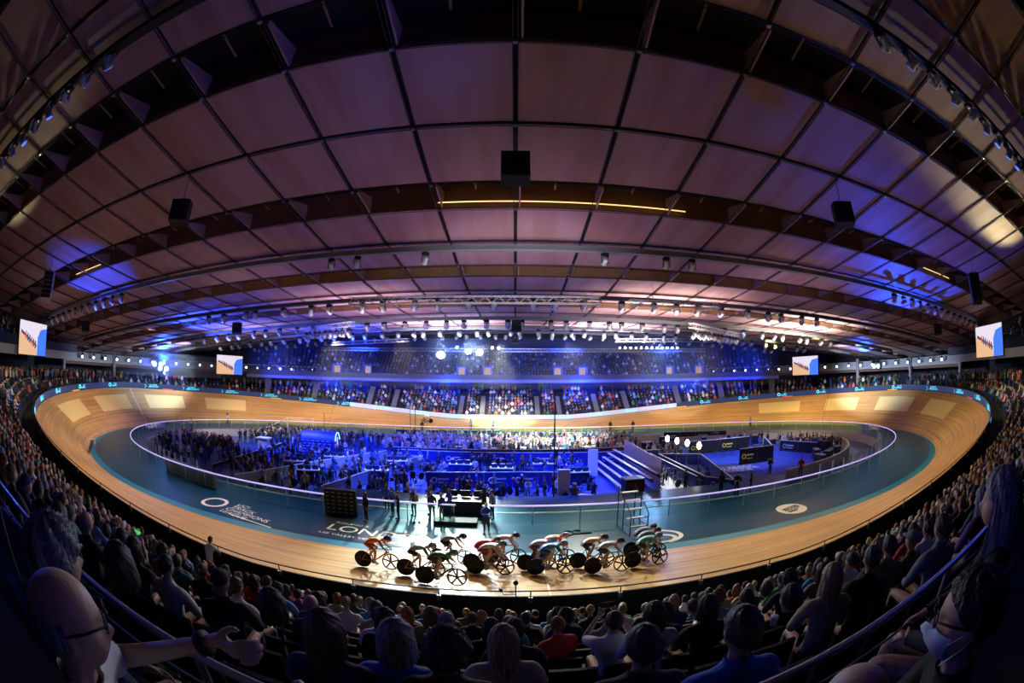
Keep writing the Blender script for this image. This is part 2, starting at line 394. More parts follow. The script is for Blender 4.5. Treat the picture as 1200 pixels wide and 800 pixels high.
# floor lettering on the near apron
def floor_text(body, size, loc, yaw, shear=0, sx=1.): return text('floor_lettering', body, size, M['white_mark'], ap, (loc[0], loc[1], .012), (0, 0, yaw), .001, 'LEFT', shear, sx)
yl = head(231.8)-.02
floor_text('UCI\nTRACK\nCHAMPIONS\nLEAGUE', .62, (-17.35, -21.0), R(-11), -.0, 1.05)
MB().box((-14.9, -22.35, .012), (3.6, .09, .006), R(-11)).obj('floor_underline', M['white_mark'], ap)
MB().grid([[(-18.8+math.cos(a)*r, -20.75+math.sin(a)*r, .012) for r in (.72, .98)] for a in [2*PI*k/40 for k in range(40)]], True).obj('floor_ring', M['white_mark'], ap)
M['navy_floor'] = mat('navy_floor_vinyl', (.012, .03, .06), .35)
MB().prism([(-11.3, -19.2), (-10.9, -22.45), (-4.5, -22.7), (-4.9, -19.6)], .004, .008).obj('dark_floor_patch', M['navy_floor'], ap)
floor_text('ROUND 5', .34, (-10.2, -20.15), R(-4), 0, 1.35)
floor_text('LONDON', 1.25, (-10.4, -21.0), R(-4), 0, 1.15)
floor_text('LEE VALLEY VELOPARK', .34, (-10.5, -21.95), R(-4), 0, 1.25)
MB().prism([(16.3+math.cos(a)*1.08, -20.95+math.sin(a)*1.0) for a in [2*PI*k/40 for k in range(40)]], .008, .012).obj('floor_oval', M['white_mark'], ap)
MB().prism([(15.6, -20.75), (15.75, -21.55), (16.4, -21.45), (17.15, -20.75), (16.9, -20.4)], .012, .016).obj('floor_badge', M['navy_floor'], ap)
text('floor_lettering', 'UCI\nLONDON', .36, M['white_mark'], ap, (16.35, -20.95, .018), (0, 0, R(12)), .001, 'CENTER', 0, 1.1)
def swoosh(c, r0, a0, a1, w): return MB().grid([[(c[0]+math.cos(a)*r*1.6, c[1]+math.sin(a)*r, .012) for r in (r0-w/2, r0+w/2)] for a in [a0+(a1-a0)*k/20 for k in range(21)]]).obj('floor_swoosh', M['white_mark'], ap)
swoosh((7.0, -22.0), .5, -1.8, 1.6, .16); swoosh((6.7, -21.7), .95, -1.2, 1.5, .16)
# ================================================================ STANDS
def conc(s):                 # concourse height
    h = min(s % 250, 250-(s % 250)); w = max(0, min(1, (40-h)/20)); return 5.3+1.0*w
def near(s): h = min(s % 250, 250-(s % 250)); return h < 62.5
RISE = .48
def f0(s): return rimz(s)+.22
def rows_at(s):
    if near(s): top = conc(s)
    else: top = 4.95+.35*min(1, max(0, (abs(((s) % 250)-125)-30)/20))
    return max(1, int(round((top-f0(s))/RISE)))
def terrace_prof(s):
    k = 0; out = [rp(s, .07, f0(s)-.35), rp(s, 1.0, f0(s)-.35), rp(s, 1.8, f0(s)-.1)]
    z = f0(s)-.1; top = conc(s) if near(s) else 4.95+.35*min(1, max(0, (abs((s % 250)-125)-30)/20))
    for k in range(11):
        z2 = min(f0(s)-.1+RISE*k, top); out += [rp(s, 1.8+.8*k, z2), rp(s, 2.6+.8*k, z2)]
    out += [rp(s, 10.45, top), rp(s, 14.5, top)]
    return out
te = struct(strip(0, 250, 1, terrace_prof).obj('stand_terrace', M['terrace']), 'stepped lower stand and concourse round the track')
M['outer_wall'] = mat('outer_wall_dark', (.02, .025, .05), .7, vary=.3, bscale=.3)
struct(strip(30, 220, 1.5, lambda s: [rp(s, 14.5, 4.5), rp(s, 14.5, 9.5), rp(s, 14.6, 16)]).obj('wall_outer', M['outer_wall']), 'dark wall behind the concourse')
# upper tiers on the straights
def tier(s0, s1, dz, sideseat=True):
    t = empty('upper_tier'); struct(t)
    F = 5.6; z0 = 7.2+dz
    strip(s0, s1, 1, lambda s: [rp(s, F+.3, z0), rp(s, F, z0), rp(s, F, z0+.55), rp(s, F+.02, z0+.55)]).obj('fascia_band', M['fascia'], t)
    strip(s0, s1, 1, lambda s: [rp(s, F+.02, z0+.55), rp(s, F+.02, z0+1.45), rp(s, F+.12, z0+1.45), rp(s, F+.12, z0+.2)]).obj('fascia_board', M['navy_panel'], t)
    def pr(s):
        o = [rp(s, F+.12, z0+.2)]
        for k in range(11): o += [rp(s, F+.12+.8*k, z0+.2+.5*k), rp(s, F+.92+.8*k, z0+.2+.5*k)]
        return o+[rp(s, F+9.0, z0+5.2), rp(s, F+9.0, z0+8)]
    strip(s0, s1, 1, pr).obj('seating_deck', M['upper_deck'], t)
    strip(s0, s1, 1, lambda s: [rp(s, F+.2, z0), rp(s, 14.4, z0+.3)]).obj('soffit', M['blue_soffit'], t)
    return t
M['fascia'] = mat('fascia_blue', (.12, .2, .5), .5, vary=.2, bscale=2)
M['fascia_white'] = mat('fascia_white', (.55, .57, .6), .5, vary=.15, bscale=2)
M['upper_deck'] = mat('upper_deck', (.02, .04, .1), .7)
M['blue_soffit'] = mat('blue_soffit', (.03, .06, .3), .6)
far = tier(82, 168, 0)
for i in range(34): MB().box((0, 0, 0), (.18, .03, .1)).obj('fascia_vent', M['dark'], far, loc=rp(90+i*2.1, 5.58, 7.5), rz=math.atan2(track_at(90+i*2.1)[3], track_at(90+i*2.1)[2])+PI/2)
# portals in the upper tier (lit doorways)
M['portal_glow'] = mat('portal_lit_wall', (.6, .42, .15), .6, emit=(1, .6, .18), es=.25)
M['portal_blue'] = mat('portal_blue_wall', (.05, .14, .8), .6)
for px_ in (-30.0, -25.3, -9.5, -4.8, 8.1, 12.6, 27.0, 31.5):
    s = 125-px_*1.0
    p = rp(s, 6.9, 7.9); yaw = math.atan2(track_at(s)[3], track_at(s)[2])-PI/2
    g = empty('tier_portal', p, yaw); g.parent = far
    MB().box((-.75, 0, 1.0), (.18, 1.6, 2.3)).box((.75, 0, 1.0), (.18, 1.6, 2.3)).box((0, 0, 2.2), (1.7, 1.6, .2)).obj('portal_frame', M['portal_blue'], g)
    MB().box((0, .6, 1.1), (1.3, .05, 1.9)).obj('portal_back', M['portal_glow'], g)
for (a, b_) in ((36, 58), (192, 214)):
    t = empty('upper_tier'); struct(t)
    sg = 1 if a < 125 else -1
    def ex(s):
        h = min(s, 250-s); return max(0, (46-h))*.75
    strip(a, b_, 1, lambda s: [rp(s, 5.9+ex(s), 8.35), rp(s, 5.6+ex(s), 8.35), rp(s, 5.6+ex(s), 9.35), rp(s, 5.62+ex(s), 9.35)]).obj('fascia_band', M['fascia_white'], t)
    strip(a, b_, 1, lambda s: [rp(s, 5.62+ex(s), 9.35), rp(s, 5.62+ex(s), 10.4), rp(s, 5.8+ex(s), 10.4)]).obj('fascia_board', M['navy_panel'], t)
    strip(a, b_, 1, lambda s: [rp(s, 5.8+ex(s)+.8*(k//2+k % 2), 9.3+.5*(k//2)) for k in range(20)]).obj('seating_deck', M['upper_deck'], t)
# bend ends: pale band beam on columns with a row of lamps
def endband(s0, s1, lab):
    t = empty('trim_1'); struct(t, lab)
    strip(s0, s1, 1, lambda s: [rp(s, 9.3, 8.2), rp(s, 9.0, 8.2), rp(s, 9.0, 8.75), rp(s, 9.25, 9.6), rp(s, 9.9, 9.6)]).obj('band_beam', M['fascia_white'], t)
    strip(s0, s1, 1, lambda s: [rp(s, 9.5, 8.18), rp(s, 9.5, 7.75), rp(s, 9.7, 7.75)]).obj('timber_beam', M['ply_brown'], t)
    n = int((s1-s0)/6.2)
    for i in range(n+1):
        s = s0+(s1-s0)*i/n
        MB().cyl((0, 0, 0), (0, 0, 4.9), .34, 14).obj('column', M['concrete'], t, True, loc=rp(s, 9.0, 5.2))
    return t
M['ply_brown'] = mat('timber_brown', (.3, .15, .08), .6, vary=.3, bscale=1.5)
endband(58, 92, 'pale band beam and columns at the right end'); endband(158, 192, 'pale band beam and columns at the left end')
# stairs in the far lower stand
M['stair'] = mat('stair_concrete', (.16, .165, .14), .8, vary=.2, bscale=1)
for s in (83, 90.5, 97.2, 105.5, 110.5, 117, 120.8, 130.5, 134.3, 145.5, 149.5, 158, 165):
    st = strip(s-.42, s+.42, .84, lambda q: [rp(q, 1.75+.4*k, f0(q)+.02+.24*(k-(k % 1))) for k in range(15)])
    o = st.obj('stair_flight', M['stair'], te)
# posters on the far concourse wall
M['poster_y'] = mat('poster_yellow', (.7, .65, .02), .6); M['poster_g'] = mat('poster_green', (.05, .45, .15), .6)
for s in (139, 132.5, 119.5, 155):
    for k, mm in enumerate(('poster_y', 'poster_g')):
        q = s-k*1.05; MB().box((0, 0, 0), (1.0, .05, 1.6)).obj('wall_poster', M[mm], te, loc=rp(q, 13.9, 6.3), rz=math.atan2(track_at(q)[3], track_at(q)[2])-PI/2)
strip(86, 164, 1, lambda s: [rp(s, 14.0, 4.9), rp(s, 14.0, 7.3)]).obj('wall_concourse', M['blue_soffit'], te)
# ================================================================ ROOF
SR = 3.6
ANG = .0111
def rz_(x, y):
    c = .00285 if y < 0 else .0016
    return 14.6+c*y*y-.001167*x*x
def RP(n, u, dz=0.):          # n grid lines across, u grid units ahead of the camera
    y = u*SR; x = n*SR+ANG*y
    X, Y = CX+x, CY+y
    return Vector((X, Y, rz_(X, Y)+dz))
M['void'] = mat('roof_void', (.004, .004, .006), .9)
def ply_mat():
    m, nt, b = node_mat('roof_plywood'); N = nt.nodes.new; L = nt.links.new
    tc = N('ShaderNodeTexCoord'); mp = N('ShaderNodeMapping'); mp.inputs['Scale'].default_value = (.9, .12, .5); L(tc.outputs['Object'], mp.inputs[0])
    nz = N('ShaderNodeTexNoise'); nz.inputs['Scale'].default_value = 1; nz.inputs['Detail'].default_value = 3; L(mp.outputs[0], nz.inputs['Vector'])
    cr = N('ShaderNodeValToRGB'); cr.color_ramp.elements[0].position = .38; cr.color_ramp.elements[0].color = (.33, .18, .17, 1)
    cr.color_ramp.elements[1].position = .6; cr.color_ramp.elements[1].color = (.40, .25, .26, 1)
    L(nz.outputs['Fac'], cr.inputs[0]); L(cr.outputs[0], b.inputs['Base Color']); b.inputs['Roughness'].default_value = .6
    return m
M['ply'] = ply_mat()
ceil_ = struct(empty('ceiling'), 'sweeping plywood panelled roof')
NX0, NX1 = -18, 18
bounds = []           # (u0, u1, kind)
u = -3.5
strips = []
k = -2
while u < 24.5:
    a = 1.95+2.68*k; strips.append((a, a+.6)); k += 1; u = a
pan = MB(); gaps = MB(); cab = MB(); rl = MB(); fins = MB(); posts = MB(); wellw = MB(); nodes = MB()
G_ = .026
for i, (a, b_) in enumerate(strips):
    for n in range(NX0, NX1):
        # two panels from this strip's far edge to the next strip's near edge
        nxt = a+2.68; mid = (b_+nxt)/2
        for (p, q) in ((b_, mid), (mid, nxt)):
            c4 = [(n+G_, p+G_), (n+1-G_, p+G_), (n+1-G_, q-G_), (n+G_, q-G_)]
            m4 = [(n+.5, p+G_), (n+.5, q-G_)]
            lo = [RP(*c) for c in c4]; hi = [RP(*c, .1) for c in c4]
            pan.add(lo+hi, [(0, 3, 2, 1), (0, 1, 5, 4), (1, 2, 6, 5), (2, 3, 7, 6), (3, 0, 4, 7)])
        # skylight well
        lo = [RP(n, a), RP(n+1, a), RP(n+1, b_), RP(n, b_)]; hi = [RP(n, a, 1.25), RP(n+1, a, 1.25), RP(n+1, b_, 1.25), RP(n, b_, 1.25)]
        rl.add(hi, [(0, 1, 2, 3)])
        wellw.add(lo+hi, [(0, 1, 5, 4), (3, 2, 6, 7)])
        t0, t1, t2, t3 = RP(n+.045, b_-.02, -.02), RP(n+.045, a+.06, -.02), RP(n+.045, b_-.02, .8), RP(n+.045, a+.05, .12)
        t = Vector((.07, 0, 0)); fins.add([t0, t1, t3, t2, t0+t, t1+t, t3+t, t2+t], [(0, 1, 2, 3), (4, 5, 6, 7), (0, 1, 5, 4), (1, 2, 6, 5), (2, 3, 7, 6), (3, 0, 4, 7)])
        p0, p1 = RP(n+.5, a+.03, .5), RP(n+.5, b_-.22, .5); posts.tube([p0, p1], .05, 4)
struct(pan.obj('roof_panels', M['ply'], ceil_))
gaps.grid([[RP(n, uu, .14) for n in range(NX0, NX1+1)] for uu in [-3.6+.5*k for k in range(58)]])
# the covering behind the joints, left open over the skylight wells
gg = MB()
for (a, b_) in strips:
    for n in range(NX0, NX1):
        gg.add([RP(n, b_, .13), RP(n+1, b_, .13), RP(n+1, a+2.68, .13), RP(n, a+2.68, .13)], [(0, 1, 2, 3)])
gg.obj('roof_backing', M['void'], ceil_)
rl.obj('skylight_glazing', M['void'], ceil_); wellw.obj('skylight_timber', M['ply_brown'], ceil_); fins.obj('skylight_fins', M['ply'], ceil_); posts.obj('skylight_bars', M['ply_brown'], ceil_)
for n in range(NX0, NX1+1):
    for dx in (-.02, .02):
        cab.tube([RP(n+dx, -3.4+.9*k, -.06) for k in range(32)], .018, 5)
for (a, b_) in strips:
    for uu in (a, b_, (b_+a+2.68)/2):
        for du in (-.02, .02):
            cab.tube([RP(n, uu+du, -.07) for n in range(NX0, NX1+1)], .018, 5)
        for n in range(NX0, NX1+1):
            p = RP(n, uu, -.1); nodes.lathe([(.07, -.05), (.1, 0), (.07, .06)], p, 8)
cab.obj('cable_net', M['cable'], ceil_); nodes.obj('cable_clamps', M['steel'], ceil_)
ys = MB()
for (u_, n0, n1) in ((5.16, -1.0, 2.3), (5.16, -9.4, -8.2), (5.16, 8.2, 9.5)): ys.tube([RP(n0+(n1-n0)*k/8, u_-.03, .1) for k in range(9)], .03, 5)
ys.obj('warm_light_strip', M['strip_yellow'], ceil_)
ys = MB()
for sg in (-1, 1):
    ys.tube([RP(sg*(9.2+.45*k), 2.62, .05) for k in range(9)], .03, 5)
ys.obj('warm_light_strip', M['strip_yellow'], ceil_)
# gantries under the roof, one per bay line
HANG = MB().cyl((0, 0, 0), (0, 0, .26), .02, 5).mesh('hanger', M['steel'])
def gantry(u_, mat1, lab, n0=-17, n1=17, h=.25):
    g = empty('service_gantry'); tag(g, lab, 'gantry')
    P = [RP(n0+(n1-n0)*k/60, u_, -.55) for k in range(61)]
    mb = MB()
    for (dy, dz) in ((-.16, 0), (.16, 0), (-.16, h), (.16, h)): mb.tube([p+Vector((0, dy, dz-.1)) for p in P], .035, 5)
    mb.grid([[p+Vector((0, -.18, -.12)), p+Vector((0, -.18, h-.1))] for p in P])
    mb.grid([[p+Vector((0, -.18, -.12)), p+Vector((0, .18, -.12))] for p in P])
    mb.obj('box_beam', mat1, g)
    for k in range(0, 61, 3): link('hanger', HANG, g, P[k]+Vector((0, 0, h-.1)))
    return g
M['gantry_pale'] = mat('gantry_pale', (.2, .23, .25), .45, .2, vary=.4, bscale=.6)
M['gantry_dark'] = mat('gantry_dark', (.05, .06, .09), .5, .2)
gantry(6.2, M['gantry_pale'], 'broad pale service gantry arching right across under the roof')
gantry(8.95, M['gantry_dark'], 'dark service gantry behind the broad pale one', -15, 15)
gantry(11.75, M['gantry_pale'], 'third service gantry from the front, over the infield middle', -15, 15)
gantry(14.6, M['gantry_pale'], 'fourth service gantry from the front, over the far infield', -15, 15)
gantry(17.4, M['gantry_dark'], 'furthest service gantry, over the far straight', -14, 14)
gantry(1.4, M['black'], 'nearest service gantry, dark, crossing the upper corners', -17, 17)

for o_ in ceil_.children: o_['kind'] = 'stuff'
# ================================================================ PEOPLE
DG = None
def skin_mesh(name, J, E, root, sub=1, m=None):
    """limbs grown from joints: J name -> (x,y,z,r)"""
    ks = list(J); me = bpy.data.meshes.new(name); me.from_pydata([J[k][:3] for k in ks], [(ks.index(a), ks.index(b)) for a, b in E], [])
    o = bpy.data.objects.new(name, me); COL.objects.link(o)
    md = o.modifiers.new('s', 'SKIN'); md.use_smooth_shade = True; md.branch_smoothing = .6
    for i, k in enumerate(ks):
        r = J[k][3]; r = r if hasattr(r, '__len__') else (r, r)
        me.skin_vertices[0].data[i].radius = r
        me.skin_vertices[0].data[i].use_root = (k == root)
    if sub: s = o.modifiers.new('u', 'SUBSURF'); s.levels = sub
    return bake(o, name, m)
def bake(o, name, m=None):
    bpy.context.view_layer.update(); dg = bpy.context.evaluated_depsgraph_get()
    r = bpy.data.meshes.new_from_object(o.evaluated_get(dg)); r.name = name
    old = o.data; bpy.data.objects.remove(o); bpy.data.meshes.remove(old)
    r.materials.clear()
    if m: r.materials.append(m)
    r.polygons.foreach_set('use_smooth', [True]*len(r.polygons)); return r
def biggest(me, least=None):
    bm = bmesh.new(); bm.from_mesh(me); seen = set(); isl = []
    bm.verts.ensure_lookup_table()
    for v in bm.verts:
        if v.index in seen: continue
        st = [v]; seen.add(v.index); g = []
        while st:
            a = st.pop(); g.append(a)
            for e_ in a.link_edges:
                b_ = e_.other_vert(a)
                if b_.index not in seen: seen.add(b_.index); st.append(b_)
        isl.append(g)
    isl.sort(key=len, reverse=True)
    drop = [v for i, g in enumerate(isl) if i and (least is None or len(g) < least) for v in g]
    if drop: bmesh.ops.delete(bm, geom=drop, context='VERTS')
    bm.to_mesh(me); bm.free(); me.polygons.foreach_set('use_smooth', [True]*len(me.polygons)); return me
def join_remesh(meshes, name, vox, m, xf=None):
    bm = bmesh.new()
    for i, me in enumerate(meshes):
        t = me.copy()
        if xf and xf[i] is not None: t.transform(xf[i])
        bm.from_mesh(t); bpy.data.meshes.remove(t)
    me = bpy.data.meshes.new(name); bm.to_mesh(me); bm.free()
    o = bpy.data.objects.new(name, me); COL.objects.link(o)
    r = o.modifiers.new('r', 'REMESH'); r.mode = 'VOXEL'; r.voxel_size = vox
    s = o.modifiers.new('c', 'SMOOTH'); s.factor = .5; s.iterations = 2
    return biggest(bake(o, name, m))
def gauss(x, m, s): return math.exp(-((x-m)/s)**2)
def head_pt(th, ph):
    """th from the crown down, ph round from the face (+y)"""
    x, y, z = math.sin(th)*math.sin(ph), math.sin(th)*math.cos(ph), math.cos(th)
    f = max(0, y)
    X, Y, Z = .080*x, .098*y, .114*z
    low = max(0, -z-.1)
    X *= 1-.38*low; Y *= 1-.12*low
    if y < 0: Y *= 1.03; Z += .0
    if y > 0:                                   # flatten the face, chin forward
        Y -= .012*f*gauss(z, .05, .35); Y += .012*gauss(z, -.85, .25)*f
        Y += .024*gauss(x, 0, .13)*gauss(z, -.22, .16)*(y > .3)+.010*gauss(x, 0, .1)*gauss(z, -.02, .2)*(y > .3)   # nose
        Y += .007*gauss(x, 0, .28)*gauss(z, -.5, .09)*(y > .3)                    # lips
        Y -= .010*(gauss(x, .36, .15)+gauss(x, -.36, .15))*gauss(z, .05, .12)    # eye sockets
        Y += .005*gauss(z, .22, .1)*f
    return Vector((X, Y, Z))
def head_mesh(neck=False):
    mb = MB(); nt_, np_ = 26, 32; rows = []
    for i in range(nt_+1):
        th = PI*i/nt_; rows.append([head_pt(th, 2*PI*j/np_) for j in range(np_+1)])
    mb.grid(rows)
    for sg in (-1, 1):                          # ears
        mb.lathe([(.008, -.012), (.024, -.006), (.03, .0), (.024, .006), (.01, .004)], (0, 0, 0), 12, axis='X')
        n = 60
        for k in range(len(mb.v)-n, len(mb.v)):
            v = Vector(mb.v[k]); v = Vector((v.x*sg*.8, v.y*.62, v.z*1.05)); v = Matrix.Rotation(sg*-.35, 3, 'Z') @ v; mb.v[k] = tuple(v+Vector((sg*.079, -.008, -.008)))
    return mb.mesh('head_tmp', M['skin'], True)
HEAD = head_mesh()
def hair_mesh(kind):
    """hair follows the skull; longer styles fall behind and beside"""
    mb = MB(); r = random.Random(len(kind)*7+3); np_ = 72; nt_ = 20
    def edge(ph):        # lowest th covered at this angle
        c = math.cos(ph)
        if kind == 'bald': return None
        a = {'short': (.98, 2.05), 'long': (.95, 2.1), 'curly': (1.0, 2.15), 'bob': (.95, 2.15), 'bun': (.9, 2.0), 'cap': (1.12, 1.5), 'beanie': (1.15, 1.85)}[kind]
        t = (1-c)/2; t = t**(1.0 if kind == 'short' else .55); return a[0]+(a[1]-a[0])*t
    thick = {'short': .013, 'long': .02, 'curly': .036, 'bob': .026, 'bun': .012, 'cap': .016, 'beanie': .02}.get(kind, .01)
    rows = []
    off = [r.uniform(-1, 1) for _ in range(np_)]; off = [(off[i]+off[i-1]+off[(i+1) % np_])/3 for i in range(np_)]
    for i in range(nt_+1):
        row = []
        for j in range(np_+1):
            ph = 2*PI*j/np_; e = edge(ph)*(1+.035*off[j % np_]*(kind not in ('cap', 'beanie'))); th = e*i/nt_
            p = head_pt(th, ph); nrm = Vector((p.x/.077, p.y/.098, p.z/.118)).normalized()
            w = thick*(1 if i < nt_-1 else .15)
            if kind == 'curly': w *= 1+.4*math.sin(9*ph+2*i)*math.sin(1.7*i)+.25*math.sin(17*ph-3*i)
            if kind in ('short', 'long', 'bob'): w *= 1+.16*math.sin(7*ph+i*.5)+.14*math.sin(19*ph+1.3*i)
            row.append(p+nrm*w)
        rows.append(row)
    mb.grid(rows)
    if kind in ('long', 'bob'):
        L = .27 if kind == 'long' else .115; rows = []; nj = 56
        for i in range(13):
            row = []; f = i/12
            for j in range(nj+1):
                ph = PI*.40+(PI*1.20)*j/nj      # round the back
                swell = .10*math.sin(min(1, f*1.5)*PI*.6)+(.06*f if kind == 'bob' else -.10*f*f)
                rx = (.096+.5*.0)*(1+swell); ry = .118*(1+swell*.6)
                st = 1+.035*math.sin(j*1.9+i*.25)+.03*math.sin(j*.83+i*.5+1)+.02*math.sin(j*4.1)
                x = math.sin(ph)*rx*st; y = math.cos(ph)*ry*st-(.012*f if kind == 'long' else 0)
                z = .03-(L+.03)*f*(1-.06*math.cos(ph))+.014*math.sin(j*1.3)*f+.010*math.sin(j*3.7)*f
                row.append(Vector((x, y, z)))
            rows.append(row)
        inn = [[Vector((v.x*.86, v.y*.86, v.z-.002)) for v in rw] for rw in rows]
        mb.grid(rows); mb.grid(inn); mb.grid([rows[-1], inn[-1]])
    if kind == 'bun': mb.lathe([(.001, -.045), (.03, -.035), (.045, 0), (.03, .035), (.001, .045)], (0, -.125, .05), 12)
    if kind == 'cap':
        vs = []
        for j in range(13):
            ph = -1.0+2.0*j/12
            for q in (0, 1): vs.append((math.sin(ph)*(.088+.0*q), math.cos(ph)*(.10+.075*q*math.cos(ph*.9)), .055-.012*q))
        mb.add(vs+[(x, y, z+.008) for x, y, z in vs], [(2*k, 2*k+1, 2*k+3, 2*k+2) for k in range(12)]+[(26+2*k, 26+2*k+1, 26+2*k+3, 26+2*k+2) for k in range(12)]+[(2*k+1, 2*k+3, 26+2*k+3, 26+2*k+1) for k in range(12)])
    return mb.mesh('hair', M['cloth'] if kind in ('cap', 'beanie') else M['hair'], True)
HAIR = {k: hair_mesh(k) for k in ('short', 'long', 'curly', 'bob', 'bun', 'cap', 'beanie')}
def fringe():
    mb = MB(); rows = []
    for th in np.linspace(1.25, 2.0, 6):
        row = []
        for j in range(29):
            ph = PI*.5+PI*j/28; p = head_pt(th, ph); n_ = Vector((p.x/.077, p.y/.098, p.z/.118)).normalized(); row.append(p+n_*.005*(1 if 1.3 < th < 1.9 else .1))
        rows.append(row)
    mb.grid(rows); return mb.mesh('hair', M['hair'], True)
HAIR['bald'] = fringe()

def hand(J, E, wrist, sd, d, side, curl=.6, s=1.0, up=Vector((0, 0, 1))):
    """palm and five fingers beyond the wrist; d points along the hand, side points to the thumb"""
    W_ = Vector(wrist); d = Vector(d).normalized(); side = Vector(side).normalized(); n = d.cross(side).normalized()
    if n.z > 0: n = -n
    palm = W_+d*.05*s; J['palm'+sd] = (*palm, (.030*s, .02*s)); E.append(('wrist'+sd, 'palm'+sd))
    for i, (o, l) in enumerate(((.03, .068), (.01, .078), (-.011, .072), (-.03, .055))):
        b = W_+d*.085*s+side*o*s; m_ = b+(d*math.cos(curl)+n*math.sin(curl))*l*.55*s; t = m_+(d*math.cos(curl*2.1)+n*math.sin(curl*2.1))*l*.5*s
        for q, (p, r) in enumerate(((b, .0105), (m_, .0095), (t, .008))):
            J['f%d%d%s' % (i, q, sd)] = (*p, r*s)
        E += [('palm'+sd, 'f%d0%s' % (i, sd)), ('f%d0%s' % (i, sd), 'f%d1%s' % (i, sd)), ('f%d1%s' % (i, sd), 'f%d2%s' % (i, sd))]
    b = W_+d*.025*s+side*.03*s; m_ = b+(side*.6+d*.7+n*.3)*.035*s; t = m_+(d*.9+n*.4)*.03*s
    for q, (p, r) in enumerate(((b, .012), (m_, .011), (t, .009))): J['t%d%s' % (q, sd)] = (*p, r*s)
    E += [('wrist'+sd, 't0'+sd), ('t0'+sd, 't1'+sd), ('t1'+sd, 't2'+sd)]
def cut_cloth(body, bones, keep, grow, name, m, smooth=6):
    n = len(body.vertices); co = np.empty(n*3); body.vertices.foreach_get('co', co); co = co.reshape(-1, 3)
    D = []
    for a, b_, ra, rb, nm in bones:
        a = np.array(a); d = np.array(b_)-a; L = float(d@d)
        t = np.clip(((co-a)@d)/L, 0, 1) if L > 1e-9 else np.zeros(n)
        D.append(np.linalg.norm(co-(a+t[:, None]*d), axis=1)/(ra+(rb-ra)*t))
    lab = np.argmin(np.array(D), axis=0); ok = np.array([bones[i][4] in keep for i in range(len(bones))])[lab]
    bm = bmesh.new(); bm.from_mesh(body); bm.verts.ensure_lookup_table(); bm.normal_update()
    for v in bm.verts: v.co += v.normal*grow
    bmesh.ops.delete(bm, geom=[f for f in bm.faces if not all(ok[v.index] for v in f.verts)], context='FACES')
    for _ in range(smooth): bmesh.ops.smooth_vert(bm, verts=[v for v in bm.verts if not v.is_boundary], factor=.5, use_axis_x=True, use_axis_y=True, use_axis_z=True)
    bmesh.ops.delete(bm, geom=[v for v in bm.verts if not v.link_faces], context='VERTS')
    me = bpy.data.meshes.new(name); bm.to_mesh(me); bm.free(); me.materials.clear(); me.materials.append(m); return biggest(me, 60)
BASE_E = [('pelvis', 'waist'), ('waist', 'chest'), ('chest', 'neckb'), ('neckb', 'neck'), ('neck', 'skull')]
